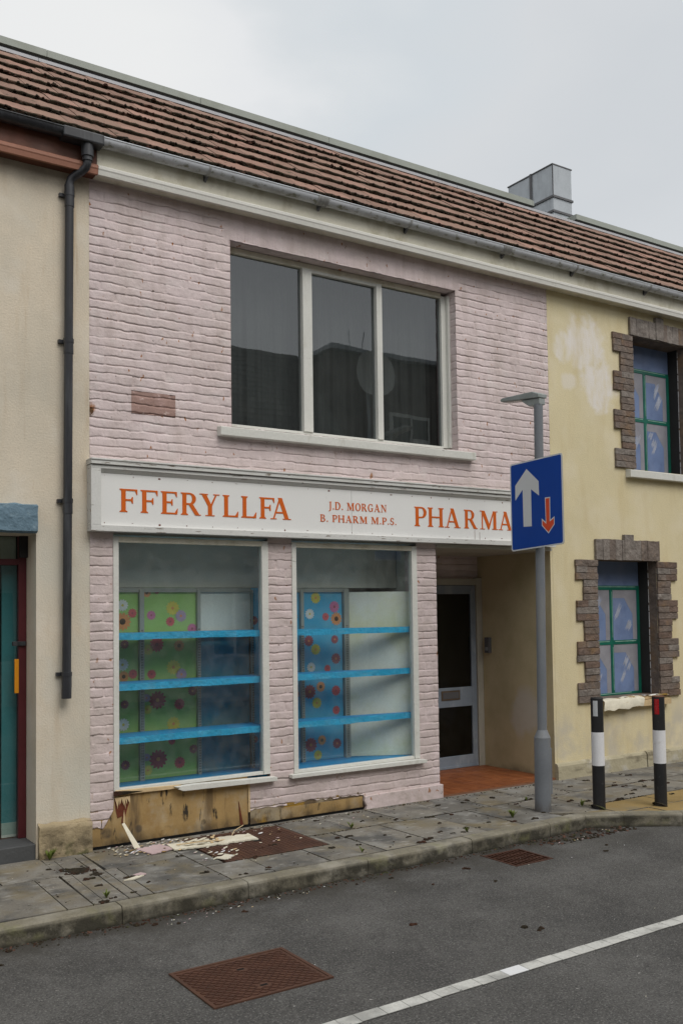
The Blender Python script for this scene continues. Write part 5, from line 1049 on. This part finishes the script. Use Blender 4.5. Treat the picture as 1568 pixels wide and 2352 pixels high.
# ================================================================== opposite side of the street (seen only in the window reflections)
oh = thing('terraced_house', (2, -14, 0), 'pale rendered terrace with slate roof on the far side of the street', 'house')
OY = -12.6
b = MB(); hs = [(x_, x_+1.2, z_, z_+1.6) for x_ in (-20, -15, -10, -5, 0, 5, 10) for z_ in (.9, 3.6)]
def mpf(x_, y_, z_): return (x_, OY-y_, z_)
wall(b, -30, 14.4, 0, 5.6, hs, 0, .2, m_oppw, mapf=mpf); b.box(-30, 14.4, OY-.45, OY-.40, 0, 5.6, m_dark); b.build('wall', oh)
for h in hs:
    f = MB(); f.box(h[0], h[1], OY-.12, OY-.08, h[2], h[2]+.06, m_white); f.box(h[0], h[1], OY-.12, OY-.08, h[3]-.06, h[3], m_white); f.box(h[0], h[0]+.06, OY-.12, OY-.08, h[2]+.06, h[3]-.06, m_white); f.box(h[1]-.06, h[1], OY-.12, OY-.08, h[2]+.06, h[3]-.06, m_white); f.box((h[0]+h[1])/2-.03, (h[0]+h[1])/2+.03, OY-.12, OY-.08, h[2]+.06, h[3]-.06, m_white); f.build('window', oh)
b = MB()
for k in range(22):
    y_ = OY+.25-k*.155; z_ = 5.55+k*.178; b.poly([(-30, y_, z_+.02), (14.5, y_, z_+.02), (14.5, y_-.165, z_+.188), (-30, y_-.165, z_+.188)], m_slate); b.poly([(-30, y_, z_), (14.5, y_, z_), (14.5, y_, z_+.02), (-30, y_, z_+.02)], m_slate)
b.poly([(14.45, OY, 5.4), (14.45, OY-3.3, 9.35), (14.45, OY-6.6, 5.4)], m_oppdk); b.poly([(-30, OY-3.2, 9.4), (14.5, OY-3.2, 9.4), (14.5, OY-6.8, 5.4), (-30, OY-6.8, 5.4)], m_slate); b.build('roof', oh)
ob = thing('office_block', (24, -15, 0), 'dark brick flat roofed block on the far side of the street', 'building')
b = MB(); b.box(14.6, 60, -24, OY-1.6, 0, 9.3, m_oppdk); b.build('wall', ob)
b = MB(); b.box(14.5, 60, -24, OY-1.4, 9.3, 9.42, m_galv); b.build('parapet', ob)
for x_ in (16.6, 20, 23.5):
    for z_ in (1.4, 6.2):
        b = MB(); b.box(x_, x_+1.5, OY-1.6, OY-1.55, z_, z_+1.5, m_pwhite); b.box(x_+.08, x_+.70, OY-1.555, OY-1.54, z_+.1, z_+1.4, m_dark); b.box(x_+.80, x_+1.42, OY-1.555, OY-1.54, z_+.8, z_+1.4, m_dark); b.build('window', ob)
sdh = thing('satellite_dish', (14.7, OY+.1, 7.0), 'large grey satellite dish on a pole across the street', 'satellite dish')
b = MB(); G = []
for i in range(7):
    rr = .62*i/6; G.append([(14.7+rr*math.cos(t_), OY+.25-.35*(rr/.62)**2*-.5, 8.2+rr*math.sin(t_)) for t_ in [2*math.pi*k/20 for k in range(21)]])
b.grid(np.array(G), m_pwhite, True); b.build('reflector', sdh)
b = MB(); b.tube([(14.7, OY+.1, 6.2), (14.7, OY+.1, 8.2)], .04, m_galv, 8); b.tube([(14.7, OY+.1, 7.7), (14.7, OY+.8, 8.2)], .015, m_galv, 6); b.build('mast', sdh)
for x_ in (16.3, 16.9):
    b = MB(); b.tube([(x_, OY-3.2, 9.3), (x_, OY-3.2, 10.55)], .012, m_galv, 6); b.build('roof_antenna', label='thin roof antenna on the far dark block, %s of the two' % ('nearer the terrace' if x_ < 16.5 else 'farther from the terrace'), cat='antenna', loc=(x_, OY-3.2, 9.3))
